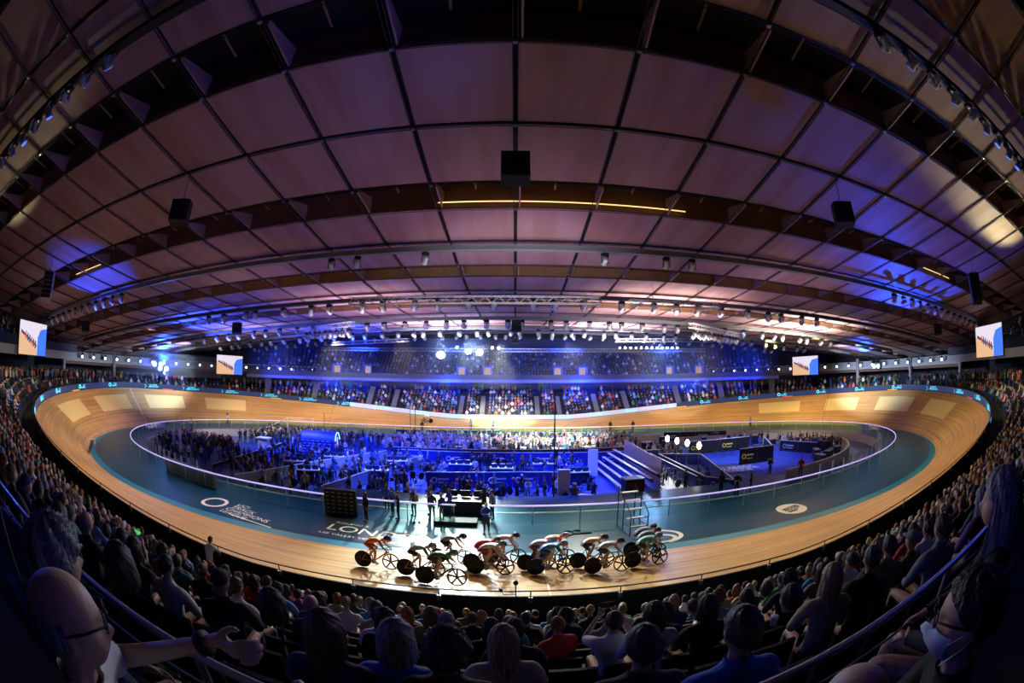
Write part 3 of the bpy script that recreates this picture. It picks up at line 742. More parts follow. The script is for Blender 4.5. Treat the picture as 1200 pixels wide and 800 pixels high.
def figure(P, vox=.013, name='person', head_rot=None, hands=True, hcurl=.7, cuff='long', shorts=False, hdir=None, hside=None):
    """P: joint dictionary. Returns meshes: body (skin), shirt, trousers, shoes"""
    J = {}; E = []
    def put(k, r): J[k] = (*P[k], r)
    put('pelvis', (.145, .10)); put('waist', (.125, .09)); put('chest', (.17, .115)); put('neckb', (.07, .06)); put('neck', .052)
    P.setdefault('skull', Vector(P['head'])+(Vector(P['neck'])-Vector(P['head']))*.35); put('skull', .05)
    E += BASE_E
    for sd in 'LR':
        put('sh'+sd, .07); put('el'+sd, .043); put('wrist'+sd, (.028, .023)); E += [('chest', 'sh'+sd), ('sh'+sd, 'el'+sd), ('el'+sd, 'wrist'+sd)]
        put('hip'+sd, .085); put('kn'+sd, .056); put('an'+sd, .036); put('toe'+sd, (.035, .022)); E += [('pelvis', 'hip'+sd), ('hip'+sd, 'kn'+sd), ('kn'+sd, 'an'+sd), ('an'+sd, 'toe'+sd)]
        if hands:
            d = hdir[sd] if hdir else Vector(P['wrist'+sd])-Vector(P['el'+sd]); side = hside[sd] if hside else Vector((-1 if sd == 'R' else 1, .2, .5))
            side = Vector(side)-Vector(d).normalized()*Vector(side).dot(Vector(d).normalized())
            hand(J, E, P['wrist'+sd], sd, d, side, hcurl)
    body = skin_mesh('b', J, E, 'pelvis')
    hm = Matrix.Translation(P['head']) @ (head_rot or Matrix.Identity(4))
    out = {'body': join_remesh([body, HEAD], name, vox, M['skin'], [None, hm]), 'hm': hm}
    # clothes are cut from the body's own surface and eased outwards
    bones = []
    def bn(a, b_, ra, rb, nm): bones.append((V(a), V(b_), ra, rb, nm))
    bn(P['pelvis'], P['pelvis'], .13, .13, 'hips'); bn(P['waist'], P['chest'], .12, .15, 'torso'); bn(V(P['pelvis']).lerp(V(P['waist']), .45), P['waist'], .13, .12, 'torso')
    bn(P['chest'], V(P['chest']).lerp(V(P['neckb']), .75), .15, .1, 'torso'); bn(P['neck'], P['head'], .05, .1, 'head')
    for sd in 'LR':
        sh, el, wr = V(P['sh'+sd]), V(P['el'+sd]), V(P['wrist'+sd]); hp, kn, an, to = (V(P[k+sd]) for k in ('hip', 'kn', 'an', 'toe'))
        bn(P['chest'], sh, .1, .06, 'torso'); m_ = sh.lerp(el, .7)
        bn(sh, m_, .055, .045, 'uparm'); bn(m_, el, .045, .04, 'loarm'); q_ = el.lerp(wr, .93)
        bn(el, q_, .04, .027, 'loarm'); bn(q_, wr+(wr-el).normalized()*.15, .027, .03, 'hand')
        m2 = hp.lerp(kn, .8); bn(hp, m2, .09, .065, 'thigh'); bn(m2, kn, .065, .055, 'shin'); bn(kn, an, .055, .036, 'shin'); bn(an, to, .036, .036, 'foot')
    up = {'torso', 'uparm'} | ({'loarm'} if cuff == 'long' else set())
    lo = {'hips', 'thigh'} | (set() if shorts else {'shin'})
    out['shirt'] = cut_cloth(out['body'], bones, up | {'hips'}, .017 if not shorts else .014, 'shirt', M['cloth'])
    out['trousers'] = cut_cloth(out['body'], bones, lo, .013, 'trousers', M['cloth'])
    out['shoe'] = []
    for sd in 'LR':
        mb = MB()
        a, t = Vector(P['an'+sd]), Vector(P['toe'+sd]); h = (a-t); mb.tube([a+h*.25+Vector((0, 0, -.02)), a+Vector((0, 0, -.035)), a.lerp(t, .6)+Vector((0, 0, -.01)), t+(t-a)*.18], [.035, .045, .045, .022], 10)
        out['shoe'].append(mb.mesh('shoe', M['cloth'], True))
    return out
V = Vector
def seated(**k):
    P = dict(pelvis=V((0, 0, .50)), waist=V((0, -.02, .68)), chest=V((0, -.0, .94)), neckb=V((0, .01, 1.09)), neck=V((0, .03, 1.15)), head=V((0, .05, 1.25)))
    for sd, g in (('L', -1), ('R', 1)):
        P['sh'+sd] = V((g*.185, .0, 1.035)); P['el'+sd] = V((g*.26, .10, .76)); P['wrist'+sd] = V((g*.11, .31, .66))
        P['hip'+sd] = V((g*.09, .03, .50)); P['kn'+sd] = V((g*.12, .44, .50)); P['an'+sd] = V((g*.12, .42, .1)); P['toe'+sd] = V((g*.13, .58, .04))
    P.update(k); return P
def standing(**k):
    P = dict(pelvis=V((0, 0, .95)), waist=V((0, .0, 1.12)), chest=V((0, .0, 1.34)), neckb=V((0, .0, 1.49)), neck=V((0, .01, 1.54)), head=V((0, .03, 1.65)))
    for sd, g in (('L', -1), ('R', 1)):
        P['sh'+sd] = V((g*.19, 0, 1.42)); P['el'+sd] = V((g*.25, -.02, 1.13)); P['wrist'+sd] = V((g*.24, .07, .90))
        P['hip'+sd] = V((g*.09, 0, .92)); P['kn'+sd] = V((g*.11, .02, .50)); P['an'+sd] = V((g*.12, -.01, .09)); P['toe'+sd] = V((g*.14, .15, .04))
    P.update(k); return P
RZ = lambda a: Matrix.Rotation(a, 4, 'Z')
RX = lambda a: Matrix.Rotation(a, 4, 'X')
FIG = {
 'seat': figure(seated()),
 'seat_turn': figure(seated(elR=V((.24, .16, .80)), wristR=V((.05, .26, .86))), head_rot=RZ(.45)),
 'seat_lean': figure(seated(chest=V((0, .12, .88)), neckb=V((0, .19, 1.02)), neck=V((0, .22, 1.08)), head=V((0, .26, 1.19)), shL=V((-.18, .15, .97)), shR=V((.18, .15, .97)), elL=V((-.24, .28, .70)), elR=V((.24, .28, .70)), wristL=V((-.05, .42, .66)), wristR=V((.05, .42, .66))), head_rot=RZ(-.35)),
 'seat_phone': figure(seated(elL=V((-.25, .22, .93)), elR=V((.25, .22, .93)), wristL=V((-.11, .32, 1.16)), wristR=V((.11, .32, 1.16))), cuff='short', hcurl=1.0),
 'stand': figure(standing()),
 'stand_fold': figure(standing(elL=V((-.27, .06, 1.14)), elR=V((.27, .06, 1.14)), wristL=V((.06, .2, 1.16)), wristR=V((-.06, .22, 1.18))), head_rot=RZ(.4)),
 'stand_short': figure(standing(elR=V((.25, .08, 1.16)), wristR=V((.16, .28, 1.22)), knL=V((-.12, .06, .5)), anL=V((-.14, .08, .09)), toeL=V((-.16, .24, .04))), cuff='short', shorts=True, head_rot=RZ(-.4)),
 'lean_rail': figure(standing(chest=V((0, .14, 1.32)), waist=V((0, .03, 1.12)), neckb=V((0, .22, 1.45)), neck=V((0, .25, 1.5)), head=V((0, .28, 1.6)), shL=V((-.19, .17, 1.4)), shR=V((.19, .17, 1.4)), elL=V((-.28, .36, 1.2)), elR=V((.28, .36, 1.2)), wristL=V((-.08, .46, 1.15)), wristR=V((.08, .46, 1.15)))),
}
SKINS = [(.52, .3, .21), (.6, .37, .27), (.42, .24, .16), (.2, .1, .06)]
HAIRC = {'black': (.01, .009, .009), 'dark brown': (.03, .018, .01), 'brown': (.08, .04, .018), 'blond': (.42, .28, .12), 'grey': (.3, .3, .31), 'white': (.6, .6, .6), 'ginger': (.28, .09, .02)}
CLO = {'black': (.012, .012, .014), 'dark grey': (.05, .052, .06), 'grey': (.22, .22, .23), 'white': (.7, .7, .7), 'navy': (.015, .025, .09), 'blue': (.03, .12, .5), 'teal': (.03, .25, .3), 'red': (.5, .03, .02), 'olive': (.1, .1, .03), 'beige': (.42, .35, .22), 'orange': (.65, .2, .03), 'green': (.04, .3, .09), 'yellow': (.7, .55, .05), 'pink': (.6, .2, .3), 'brown': (.12, .06, .03), 'purple': (.15, .04, .25), 'light blue': (.2, .4, .7)}
def person(fig, loc, yaw, hair='short', hairc='dark brown', shirt='dark grey', pants='navy', skin=0, label='', group=None, scale=1., name='person', noleg=False, parts=True):
    F = FIG[fig]
    o = link(name, F['body'], None, loc, yaw, SKINS[skin % 4]); o.scale = (scale,)*3
    tag(o, label, 'person', group)
    h = link('hair' if hair not in ('cap', 'beanie') else 'hat', HAIR[hair], o, color=(CLO.get(hairc) if hair in ('cap', 'beanie') else HAIRC.get(hairc)) or (.02, .02, .02)); h.matrix_local = F['hm']
    link('top', F['shirt'], o, color=CLO[shirt])
    if not noleg:
        link('trousers', F['trousers'], o, color=CLO[pants]); sc2 = (.02, .02, .02) if rng.random() < .6 else (.5, .5, .5)
        for m_ in F['shoe']: link('shoe', m_, o, color=sc2)
    return o
def hair_word(h, c):
    return {'short': 'short %s hair', 'long': 'long %s hair', 'curly': 'curly %s hair', 'bob': 'bobbed %s hair', 'bun': '%s bun', 'cap': '%s cap', 'beanie': '%s beanie', 'bald': 'bald crown'}[h].replace('%s', c)
used = []       # (s,d) of the placed spectators
# (s, d, figure, hair, hair colour, top, extra wording, head turn)
S_ = 1.22
NEAR = [
 (-3.72, 9.84, 'seat_turn', 'short', 'dark brown', 'teal', '', .2), (-4.9, 8.9, 'seat', 'bald', 'grey', 'black', '', 0), (-5.3, 8.1, 'seat_phone', 'short', 'black', 'navy', 'holding up a phone', 0),
 (-2.6, 10.0, 'seat_turn', 'bob', 'black', 'purple', '', .3), (-4.15, 7.3, 'seat', 'bald', 'dark brown', 'dark grey', '', .1), (-7.3, 5.9, 'seat', 'bald', 'brown', 'navy', '', 0), (-6.6, 5.1, 'seat', 'short', 'ginger', 'orange', '', .4),
 (-3.03, 8.6, 'seat', 'cap', 'black', 'black', '', .35), (-3.75, 8.65, 'seat', 'short', 'black', 'white', '', 0), (-2.95, 6.9, 'seat', 'bob', 'black', 'navy', '', 0), (-4.3, 5.75, 'seat', 'short', 'dark brown', 'light blue', '', 0),
 (-3.2, 6.6, 'seat', 'curly', 'grey', 'navy', '', 0), (-2.25, 8.94, 'seat_turn', 'bob', 'dark brown', 'brown', 'with a hand to the face', .2), (-2.54, 7.82, 'seat', 'bald', 'grey', 'navy', '', .2),
 (-1.47, 9.67, 'seat', 'long', 'brown', 'navy', '', 0), (-2.1, 7.0, 'seat', 'short', 'black', 'white', '', .3), (-1.75, 7.85, 'seat', 'bob', 'dark brown', 'black', '', 0), (-3.1, 4.6, 'seat', 'curly', 'grey', 'blue', '', 0),
 (-1.17, 9.45, 'seat', 'bob', 'grey', 'blue', '', 0), (-1.6, 6.4, 'seat', 'long', 'brown', 'olive', '', 0), (-1.25, 7.31, 'seat', 'short', 'grey', 'black', '', 0), (-1.2, 5.0, 'seat', 'short', 'dark brown', 'black', '', 0),
 (-.88, 9.62, 'seat', 'curly', 'brown', 'dark grey', '', 0), (-.62, 9.0, 'seat', 'long', 'blond', 'beige', '', .1), (-.78, 7.32, 'seat', 'long', 'dark brown', 'black', '', 0), (-.6, 6.2, 'seat', 'bun', 'brown', 'teal', '', 0),
 (-.35, 5.5, 'seat', 'short', 'black', 'black', '', 0), (-.55, 8.2, 'seat', 'short', 'black', 'black', '', 0), (.42, 7.7, 'seat_phone', 'short', 'black', 'white', 'in a T-shirt with both arms raised', 0),
 (.25, 5.6, 'seat', 'curly', 'black', 'navy', '', 0), (1.0, 5.2, 'seat', 'short', 'dark brown', 'black', '', -.1), (.72, 8.0, 'seat', 'long', 'dark brown', 'white', '', 0), (.0, 9.75, 'seat', 'short', 'black', 'black', 'large in the bottom foreground', 0),
 (1.15, 7.2, 'seat', 'curly', 'black', 'black', '', 0), (1.55, 5.9, 'seat', 'bob', 'blond', 'brown', '', 0), (1.75, 6.7, 'seat_turn', 'short', 'brown', 'grey', 'in a T-shirt', -.3), (1.27, 8.0, 'seat', 'bob', 'dark brown', 'black', '', 0),
 (2.05, 7.5, 'seat', 'short', 'black', 'beige', '', -.1), (2.5, 7.2, 'seat_turn', 'short', 'dark brown', 'black', '', -1.1), (1.25, 9.2, 'seat_turn', 'short', 'black', 'black', 'drinking from a cup', -.5), (.34, 10.0, 'seat', 'short', 'dark brown', 'blue', 'lower right of the bottom foreground', 0),
 (3.4, 5.6, 'seat', 'bald', 'grey', 'dark grey', '', 0), (3.1, 7.0, 'seat', 'curly', 'dark brown', 'black', '', -.2), (3.7, 6.3, 'seat', 'bald', 'grey', 'dark grey', '', -.2), (1.96, 8.92, 'seat', 'long', 'blond', 'beige', '', -.3), (2.45, 8.95, 'seat', 'short', 'black', 'black', 'tall', -.45),
 (3.2, 8.6, 'seat', 'short', 'black', 'olive', 'wearing glasses', -.5), (4.6, 8.3, 'seat', 'short', 'black', 'white', 'in a roll-neck', -.3), (5.9, 8.6, 'seat', 'bob', 'white', 'dark grey', '', -.3), (5.6, 7.4, 'seat', 'long', 'brown', 'red', '', -.3),
 (-10.27, .95, 'lean_rail', 'short', 'black', 'white', 'standing and leaning on the trackside rail', 0),
]
def spectator(s, d, fig, hair, hc, top, extra, turn, idx, lab=None):
    base = f0(s)+.6*(d-2.2)
    if fig == 'lean_rail': base = f0(s)-.35
    p = rp(s, d, base); x, y, nx, ny, b = track_at(s)
    yaw = math.atan2(-ny, -nx)-PI/2
    seen = 'to the left' if s % 250 > 125 else 'to the right'
    if lab is None:
        lab = 'seated person with %s and a %s top%s' % (hair_word(hair, hc), top, ' '+extra if extra else '')
    used.append((s, d))
    return person(fig, p, yaw+turn, hair, hc, top, rng.choice(['navy', 'black', 'dark grey']), 0 if rng.random() < .85 else rng.randrange(1, 4), lab, 'spectators in the near lower stand', rng.uniform(.97, 1.04), 'spectator', noleg=True)
import collections
cnt = collections.Counter(); seen_l = set()
for i, q in enumerate(NEAR):
    s, d, fig, hair, hc, top, extra, turn = q
    r = int(round((10.4-d)/.8))+1
    side = 'left of' if s < -.3 else ('right of' if s > .3 else 'by')
    base = 'person with %s in a %s top%s' % (hair_word(hair, hc), top, ', '+extra if extra else '')
    base = 'person, %s, %s top%s' % (hair_word(hair, hc), top, ', '+extra if extra else '')
    side = 'at left' if s < -1.2 else ('left of centre' if s < -.3 else ('at right' if s > 1.6 else ('right of centre' if s > .3 else 'in the centre')))
    lab = base if fig == 'lean_rail' or len(base.split()) > 12 else base+', foreground '+side
    if lab in seen_l: lab = lab.replace('foreground', 'nearer' if d > 8 else 'further')
    if lab in seen_l: lab += ' side'
    seen_l.add(lab)
    lab = ' '.join(lab.split())
    spectator(s, d, fig, hair, hc, top, extra, turn, i, lab)
# fill the rows nearest the camera with individual people
ind = 0
HW = (['short']*5+['long']*2+['curly', 'bob', 'bun', 'bald', 'cap', 'beanie'])
HCW = ['black', 'dark brown', 'dark brown', 'brown', 'brown', 'grey', 'blond', 'ginger']
CW = ['black', 'black', 'dark grey', 'navy', 'navy', 'grey', 'white', 'beige', 'olive', 'blue', 'brown', 'teal', 'red', 'light blue', 'green', 'purple']
cand = []
for k in range(0, 10):
    d = 2.2+.8*k
    n = int(26/.54)
    for j in range(-n, n+1):
        s = j*.54+(k % 2)*.27+rng.uniform(-.05, .05)
        pos = rp(s, d, f0(s)+.6*(d-2.2)+1.2); dist = (pos-camo.location).length
        cand.append((dist, k, s, d))
cand.sort()
rest = []
side_count = collections.Counter()
for dist, k, s, d in cand:
    if any(abs(s-a) < .5 and abs(d-b) < .62 for a, b in used): continue
    if k <= 9 and abs(s) < (2.4 if k > 6 else 0): continue      # those rows are set out above
    if rng.random() < (.05 if k > 1 else .12): continue
    if ind < 150:
        hair = rng.choice(HW); hc = rng.choice(HCW); top = rng.choice(CW)
        if hair in ('cap', 'beanie'): hc = rng.choice(['black', 'navy', 'red', 'grey'])
        sd = 'left' if s < 0 else 'right'; key = (k, sd); side_count[key] += 1
        fig = rng.choice(['seat', 'seat', 'seat_turn', 'seat_lean'])
        lab = ', %s, %s top, %s row from track, %s %s of middle' % (hair_word(hair, hc), top, ordinal(k+1), ordinal(side_count[key]), sd)
        spectator(s, d, fig, hair, hc, top, '', rng.uniform(-.25, .25)-math.copysign(.15, s), ind, 'person'+lab); ind += 1
    else: rest.append((s, d))
# ---- distant crowd as low detail people merged into one mesh per stand
def lowpoly(kind):
    mb = MB()
    def rings(c, prof, n, mi):
        vs = []
        for (rx, ry, z, oy) in prof:
            for k in range(n): a = 2*PI*k/n; vs.append((c[0]+rx*math.cos(a), c[1]+oy+ry*math.sin(a), z))
        fs = []
        for i in range(len(prof)-1):
            for k in range(n): fs.append((i*n+k, i*n+(k+1) % n, (i+1)*n+(k+1) % n, (i+1)*n+k))
        fs.append(tuple((len(prof)-1)*n+k for k in range(n))); mb.add(vs, fs, mi)
    if kind == 'sit':
        rings((0, 0), [(.16, .12, .42, 0), (.15, .11, .65, 0), (.21, .12, .96, 0), (.08, .07, 1.06, 0), (.05, .05, 1.14, .02)], 8, 0)
        for g in (-1, 1):
            mb.tube([(g*.21, 0, .96), (g*.26, .1, .72), (g*.12, .3, .64)], [.05, .045, .04], 5, 0)
            mb.tube([(g*.1, .02, .48), (g*.12, .44, .5), (g*.12, .42, .05)], [.09, .065, .05], 5, 1)
        hz = 1.25
    else:
        rings((0, 0), [(.16, .11, .88, 0), (.14, .1, 1.08, 0), (.2, .12, 1.36, 0), (.08, .07, 1.48, 0), (.05, .05, 1.55, .01)], 8, 0)
        for g in (-1, 1):
            mb.tube([(g*.2, 0, 1.37), (g*.25, 0, 1.1), (g*.18, .15, .95)], [.05, .045, .035], 5, 0)
            mb.tube([(g*.09, 0, .92), (g*.1, .02, .5), (g*.12, 0, .03)], [.09, .065, .05], 5, 1)
        hz = 1.65
    rings((0, .03), [(.03, .03, hz-.115, .02), (.06, .07, hz-.08, .01), (.075, .092, hz, 0), (.06, .07, hz+.08, 0), (.02, .02, hz+.115, 0)], 8, 2)
    rings((0, .01), [(.082, .09, hz-.03, -.02), (.085, .1, hz+.03, -.012), (.066, .08, hz+.095, 0), (.02, .02, hz+.128, 0)], 8, 3)
    return np.array(mb.v, dtype=np.float64), mb.f, mb.mi
LP = {k: lowpoly(k) for k in ('sit', 'stand')}
PAL = {'mix': ['black']*9+['dark grey']*4+['navy']*4+['grey', 'white', 'white', 'white', 'beige', 'blue', 'red', 'olive', 'light blue', 'pink', 'brown', 'brown', 'teal', 'green', 'orange'],
       'dark': ['black']*4+['dark grey', 'navy', 'navy', 'grey', 'blue', 'white', 'olive', 'brown'],
       'tier': ['black']*5+['navy', 'navy', 'dark grey', 'dark grey', 'grey', 'white', 'blue'],
       'light': ['white', 'white', 'white', 'light blue', 'beige', 'grey', 'pink', 'navy', 'black']}
def crowd(name, spots, pal, label, cat='crowd', kind='stuff'):
    """spots: (point, yaw, 'sit'|'stand')"""
    VV = []; FF = []; CC = []; base = 0; r = random.Random(len(spots))
    for (p, yaw, kd) in spots:
        v, f, mi = LP[kd]; c, s_ = math.cos(yaw), math.sin(yaw); sc_ = r.uniform(.93, 1.06)
        w = v*sc_; X = w[:, 0]*c-w[:, 1]*s_+p[0]; Y = w[:, 0]*s_+w[:, 1]*c+p[1]; Z = w[:, 2]+p[2]
        VV.append(np.stack([X, Y, Z], 1)); FF += [tuple(i+base for i in q) for q in f]; base += len(v)
        cols = [CLO[r.choice(PAL[pal])], CLO[r.choice(['navy', 'black', 'dark grey', 'blue'])], SKINS[r.choice([0, 0, 1, 1, 2, 3])], HAIRC[r.choice(list(HAIRC))]]
        CC += [cols[m] for m, q in zip(mi, f) for _ in q]
    me = bpy.data.meshes.new(name); me.from_pydata(np.concatenate(VV).tolist(), [], FF)
    a = me.color_attributes.new('Col', 'FLOAT_COLOR', 'CORNER')
    arr = np.ones((len(CC), 4), dtype=np.float32); arr[:, :3] = CC; a.data.foreach_set('color', arr.ravel())
    me.materials.append(M['crowd']); o = link(name, me); o['kind'] = kind; tag(o, label, cat); return o
def facing(s): x, y, nx, ny, b = track_at(s); return math.atan2(-ny, -nx)-PI/2
r2 = random.Random(5)
spots = [(rp(s, d, f0(s)+.6*(d-2.2)), facing(s)+r2.uniform(-.3, .3), 'sit') for s, d in rest]
for s in np.arange(26.2, 62.5, .55):
    for sg in (1, -1):
        S = s*sg; K = rows_at(S)
        for k in range(K):
            if r2.random() < .07: continue
            spots.append((rp(S, 2.2+.8*k, f0(S)-.1+RISE*k), facing(S)+r2.uniform(-.3, .3), 'sit'))
        for k in range(4):
            if r2.random() < .4: spots.append((rp(S, 10.0+k*.9, conc(S)), facing(S)+r2.uniform(-.5, .5), 'stand'))
            if K < 9 and r2.random() < .6: spots.append((rp(S, 2.2+.8*(K+k), conc(S)), facing(S)+r2.uniform(-.5, .5), 'stand'))
crowd('spectator_crowd', spots, 'mix', 'crowd filling the lower stand further along to left and right')
spots = []
stairs = (83, 90.5, 97.2, 105.5, 110.5, 117, 120.8, 130.5, 134.3, 145.5, 149.5, 158, 165)
for s in np.arange(62.5, 187.5, .56):
    if any(abs(s-t) < .8 for t in stairs): continue
    K = rows_at(s)
    for k in range(K):
        if r2.random() < .1: continue
        spots.append((rp(s, 2.2+.8*k, f0(s)-.1+RISE*k), facing(s)+r2.uniform(-.3, .3), 'sit'))
    for k in range(5):
        dd = 2.6+.8*K+k*.9
        if dd < 12.5 and r2.random() < .33: spots.append((rp(s, dd, terrace_prof(s)[-1].z), facing(s)+r2.uniform(-.7, .7), 'stand'))
crowd('spectator_crowd', spots, 'mix', 'crowd in the far lower stand above the barrier boards')
spots = []
por = [125-x for x in (-30.0, -25.3, -9.5, -4.8, 8.1, 12.6, 27.0, 31.5)]
for s in np.arange(83, 167, .56):
    for k in range(10):
        if r2.random() < .14 or (k < 4 and any(abs(s-t) < 1.1 for t in por)): continue
        spots.append((rp(s, 5.6+.5+.8*k, 7.4+.5*k), facing(s)+r2.uniform(-.3, .3), 'sit'))
crowd('spectator_crowd', spots, 'tier', 'crowd in the blue lit upper tier of the far stand')
spots = []
for s in list(np.arange(37, 58, .6))+list(np.arange(192, 213, .6)):
    h = min(s, 250-s); ex = max(0, (46-h))*.75
    for k in range(6):
        if r2.random() < .2: continue
        spots.append((rp(s, 6.3+ex+.8*k, 9.8+.5*k), facing(s), 'sit'))
crowd('spectator_crowd', spots, 'dark', 'dim crowd in the upper tier ends at the picture edges')
# seats of the near stand
mb = MB()
for k in range(10):
    for j in range(-58, 59):
        s = j*.52; d = 2.2+.8*k; yaw = facing(s); p = rp(s, d, f0(s)+.6*(d-2.2)); c_, n_ = math.cos(yaw), math.sin(yaw)
        mb.box((p.x+.2*n_, p.y-.2*c_, p.z+.66), (.46, .04, .4), yaw); mb.box((p.x, p.y, p.z+.40), (.46, .4, .05), yaw)
o_ = mb.obj('stadium_seats', M['seat']); o_['kind'] = 'stuff'; tag(o_, 'rows of dark tip-up seats under the near spectators', 'seats')
# ---- the large people beside the camera
FIG['elder'] = figure(seated(elL=V((-.33, .1, .93)), elR=V((.36, .16, .93)), wristL=V((-.10, .42, 1.10)), wristR=V((.21, .45, 1.06))), vox=.007, cuff='short', hcurl=.9, hdir={'L': V((.8, .3, .05)), 'R': V((-.3, .8, .25))}, hside={'L': V((0, .2, 1)), 'R': V((-.5, 0, 1))})
FIG['beside'] = figure(seated(), vox=.009)
def big(hp, fig, yaw, hair, hc, top, lab, skin=0):
    F = FIG[fig]; h = F['hm'].translation; c, s_ = math.cos(yaw), math.sin(yaw)
    return person(fig, (hp[0]-(h.x*c-h.y*s_), hp[1]-(h.x*s_+h.y*c), hp[2]-h.z), yaw, hair, hc, top, 'black', skin, lab, None, 1., 'spectator', noleg=True)
bm_ = big((-1.40, -41.47, 7.81), 'elder', -.62, 'bald', 'grey', 'white', 'bald person in a pale short-sleeved shirt and glasses, hands clasped, at the lower left corner', 1)
mk = big((.36, -41.46, 7.76), 'beside', .62, 'short', 'black', 'black', 'dark-haired person in glasses and a pale face mask at the lower right corner', 0)
bl = big((1.19, -41.16, 7.78), 'beside', .35, 'long', 'grey', 'black', 'person with long loose pale hair at the right edge beside the masked person', 0)
fz = big((-1.92, -41.22, 7.70), 'beside', -.2, 'curly', 'grey', 'navy', 'person with fuzzy grey hair just beyond the bald person at the left')
bt = big((.10, -41.36, 7.60), 'beside', .2, 'bald', 'grey', 'black', 'bald crown of a person cut off by the bottom right edge', 1)
# glasses, mask, watch
def glasses(fig):
    mb = MB()
    for g in (-1, 1):
        mb.tube([(g*(.032+.024*math.cos(a)), .101+.0*a, .012+.017*math.sin(a)) for a in [2*PI*k/14 for k in range(14)]], .0028, 6, closed=True)
        mb.tube([(g*.058, .098, .02), (g*.079, .05, .018), (g*.082, -.005, .012)], .0032, 6)
    mb.tube([(-.01, .108, .016), (.01, .108, .016)], .0026, 6); return mb.mesh('glasses', M['black'], True)
GL = glasses(0)
def face_item(nm, me, root, fig, color=None):
    o = link(nm, me, root, color=color); o.matrix_local = FIG[fig]['hm']; return o
face_item('glasses', GL, bm_, 'elder'); face_item('glasses', GL, mk, 'beside')
def mask_mesh():
    mb = MB(); rows = []
    for i in range(9):
        z = -.012-.095*i/8; row = []
        for j in range(17):
            ph = -1.15+2.3*j/16; zz = z/.118; th = math.acos(max(-1, min(1, zz))); p = head_pt(th, ph)
            row.append(Vector((p.x*1.06, p.y*1.04+.016*math.cos(ph)*math.sin(PI*min(1, (i+1.5)/9)), z)))
        rows.append(row)
    mb.grid(rows)
    for g in (-1, 1):
        mb.tube([(g*.073, .045, -.03), (g*.083, .0, .01), (g*.086, -.02, .0), (g*.083, -.005, -.03), (g*.066, .04, -.09)], .0016, 5)
    return mb.mesh('face_mask', mat('face_mask_paper', (.6, .68, .75), .8), True)
face_item('face_mask', mask_mesh(), mk, 'beside')
wl = FIG['elder']
wp = V((-.10, .42, 1.10)); we = V((-.33, .1, .93)); wc = wp.lerp(we, .12); wd = (wp-we).normalized()
MB().tube([wc-wd*.012, wc+wd*.012], .036, 14).obj('wristwatch_strap', M['black'], bm_, True)
# phones, cups held by people
def handheld(nm, me, loc, yaw, lab, cat): o = link(nm, me, None, loc, yaw); return tag(o, lab, cat)
ph = MB().box((0, 0, 0), (.15, .009, .075)).mesh('phone', M['black'])
x = rp(-5.3, 8.1-.38, f0(-5.3)+.6*(8.1-2.2)+1.27); po = handheld('phone', ph, x, facing(-5.3), 'black phone held up by a person left of the middle', 'phone')
M['phone_screen'] = mat('phone_screen', (.02, .1, .03), .3, emit=(.1, .6, .15), es=.8)
MB().box((0, 0, 0), (.14, .002, .066)).obj('screen', M['phone_screen'], po, loc=(0, -.006, 0))
x = rp(.42, 7.7-.38, f0(.42)+.6*(7.7-2.2)+1.27); po = handheld('phone', ph, x, facing(.42), 'black phone held up by the person in the white T-shirt', 'phone')
cup = MB().lathe([(.028, 0), (.036, .09), (.039, .092), (.039, .1), (.034, .106), (.02, .108)], n=16).mesh('paper_cup', M['white'], True)
handheld('paper_cup', cup, rp(1.72, 8.5, f0(1.7)+.6*(8.5-2.2)+.92), 0, 'white lidded paper cup held low right of the middle', 'cup')
# platform in front of the camera and its curved balustrade
bal = empty('balustrade'); tag(bal, 'glass balustrade with a blue lit metal top rail curving below the camera', 'balustrade')
def bd(x): return .75+.085*math.sqrt(x*x+.35)
bx = [i*.25 for i in range(-48, 49)]
B_ = [V((CX+x, CY+bd(x)+.0008*x*x, 7.36)) for x in bx]
MB().tube(B_, .018, 10).obj('top_rail', M['rail_metal'], bal, True)
MB().tube([p+V((0, 0, -.16)) for p in B_], .008, 6).obj('lower_rail', M['steel'], bal, True)
MB().grid([[p+V((0, 0, -.2)), p+V((0, 0, -1.0))] for p in B_]).obj('glass_panel', M['clear'], bal)
for i in range(2, 97, 6): MB().cyl((0, 0, -1.08), (0, 0, 0), .018, 8).obj('baluster', M['steel'], bal, loc=B_[i])
# ================================================================ BICYCLES AND RIDERS
def wheel_disc():
    mb = MB(); mb.lathe([(.001, .022), (.06, .02), (.31, .006), (.325, .005), (.325, -.005), (.31, -.006), (.06, -.02), (.001, -.022)], (0, 0, 0), 36, axis='Y')
    return mb.mesh('disc_wheel', M['carbon'], True)
def wheel_spoked(n=5):
    mb = MB().torus((0, 0, 0), .318, .011, 36, 8); mb.torus((0, 0, 0), .295, .018, 36, 8, mi=1)
    mb.lathe([(.02, -.04), (.03, -.03), (.03, .03), (.02, .04)], (0, 0, 0), 12, axis='Y', mi=1)
    for k in range(n):
        a = 2*PI*k/n+.3; mb.box((.155*math.cos(a), 0, .155*math.sin(a)), (.27, .016, .055), rot=Matrix.Rotation(-a, 3, 'Y'), mi=1)
    return mb.mesh('spoked_wheel', [M['rubber'], M['carbon']], True)
DISC, SPK = wheel_disc(), wheel_spoked()
FRAME = mat('bike_frame_paint', (.1, .1, .1), .25, objcol=True, coat=.5)
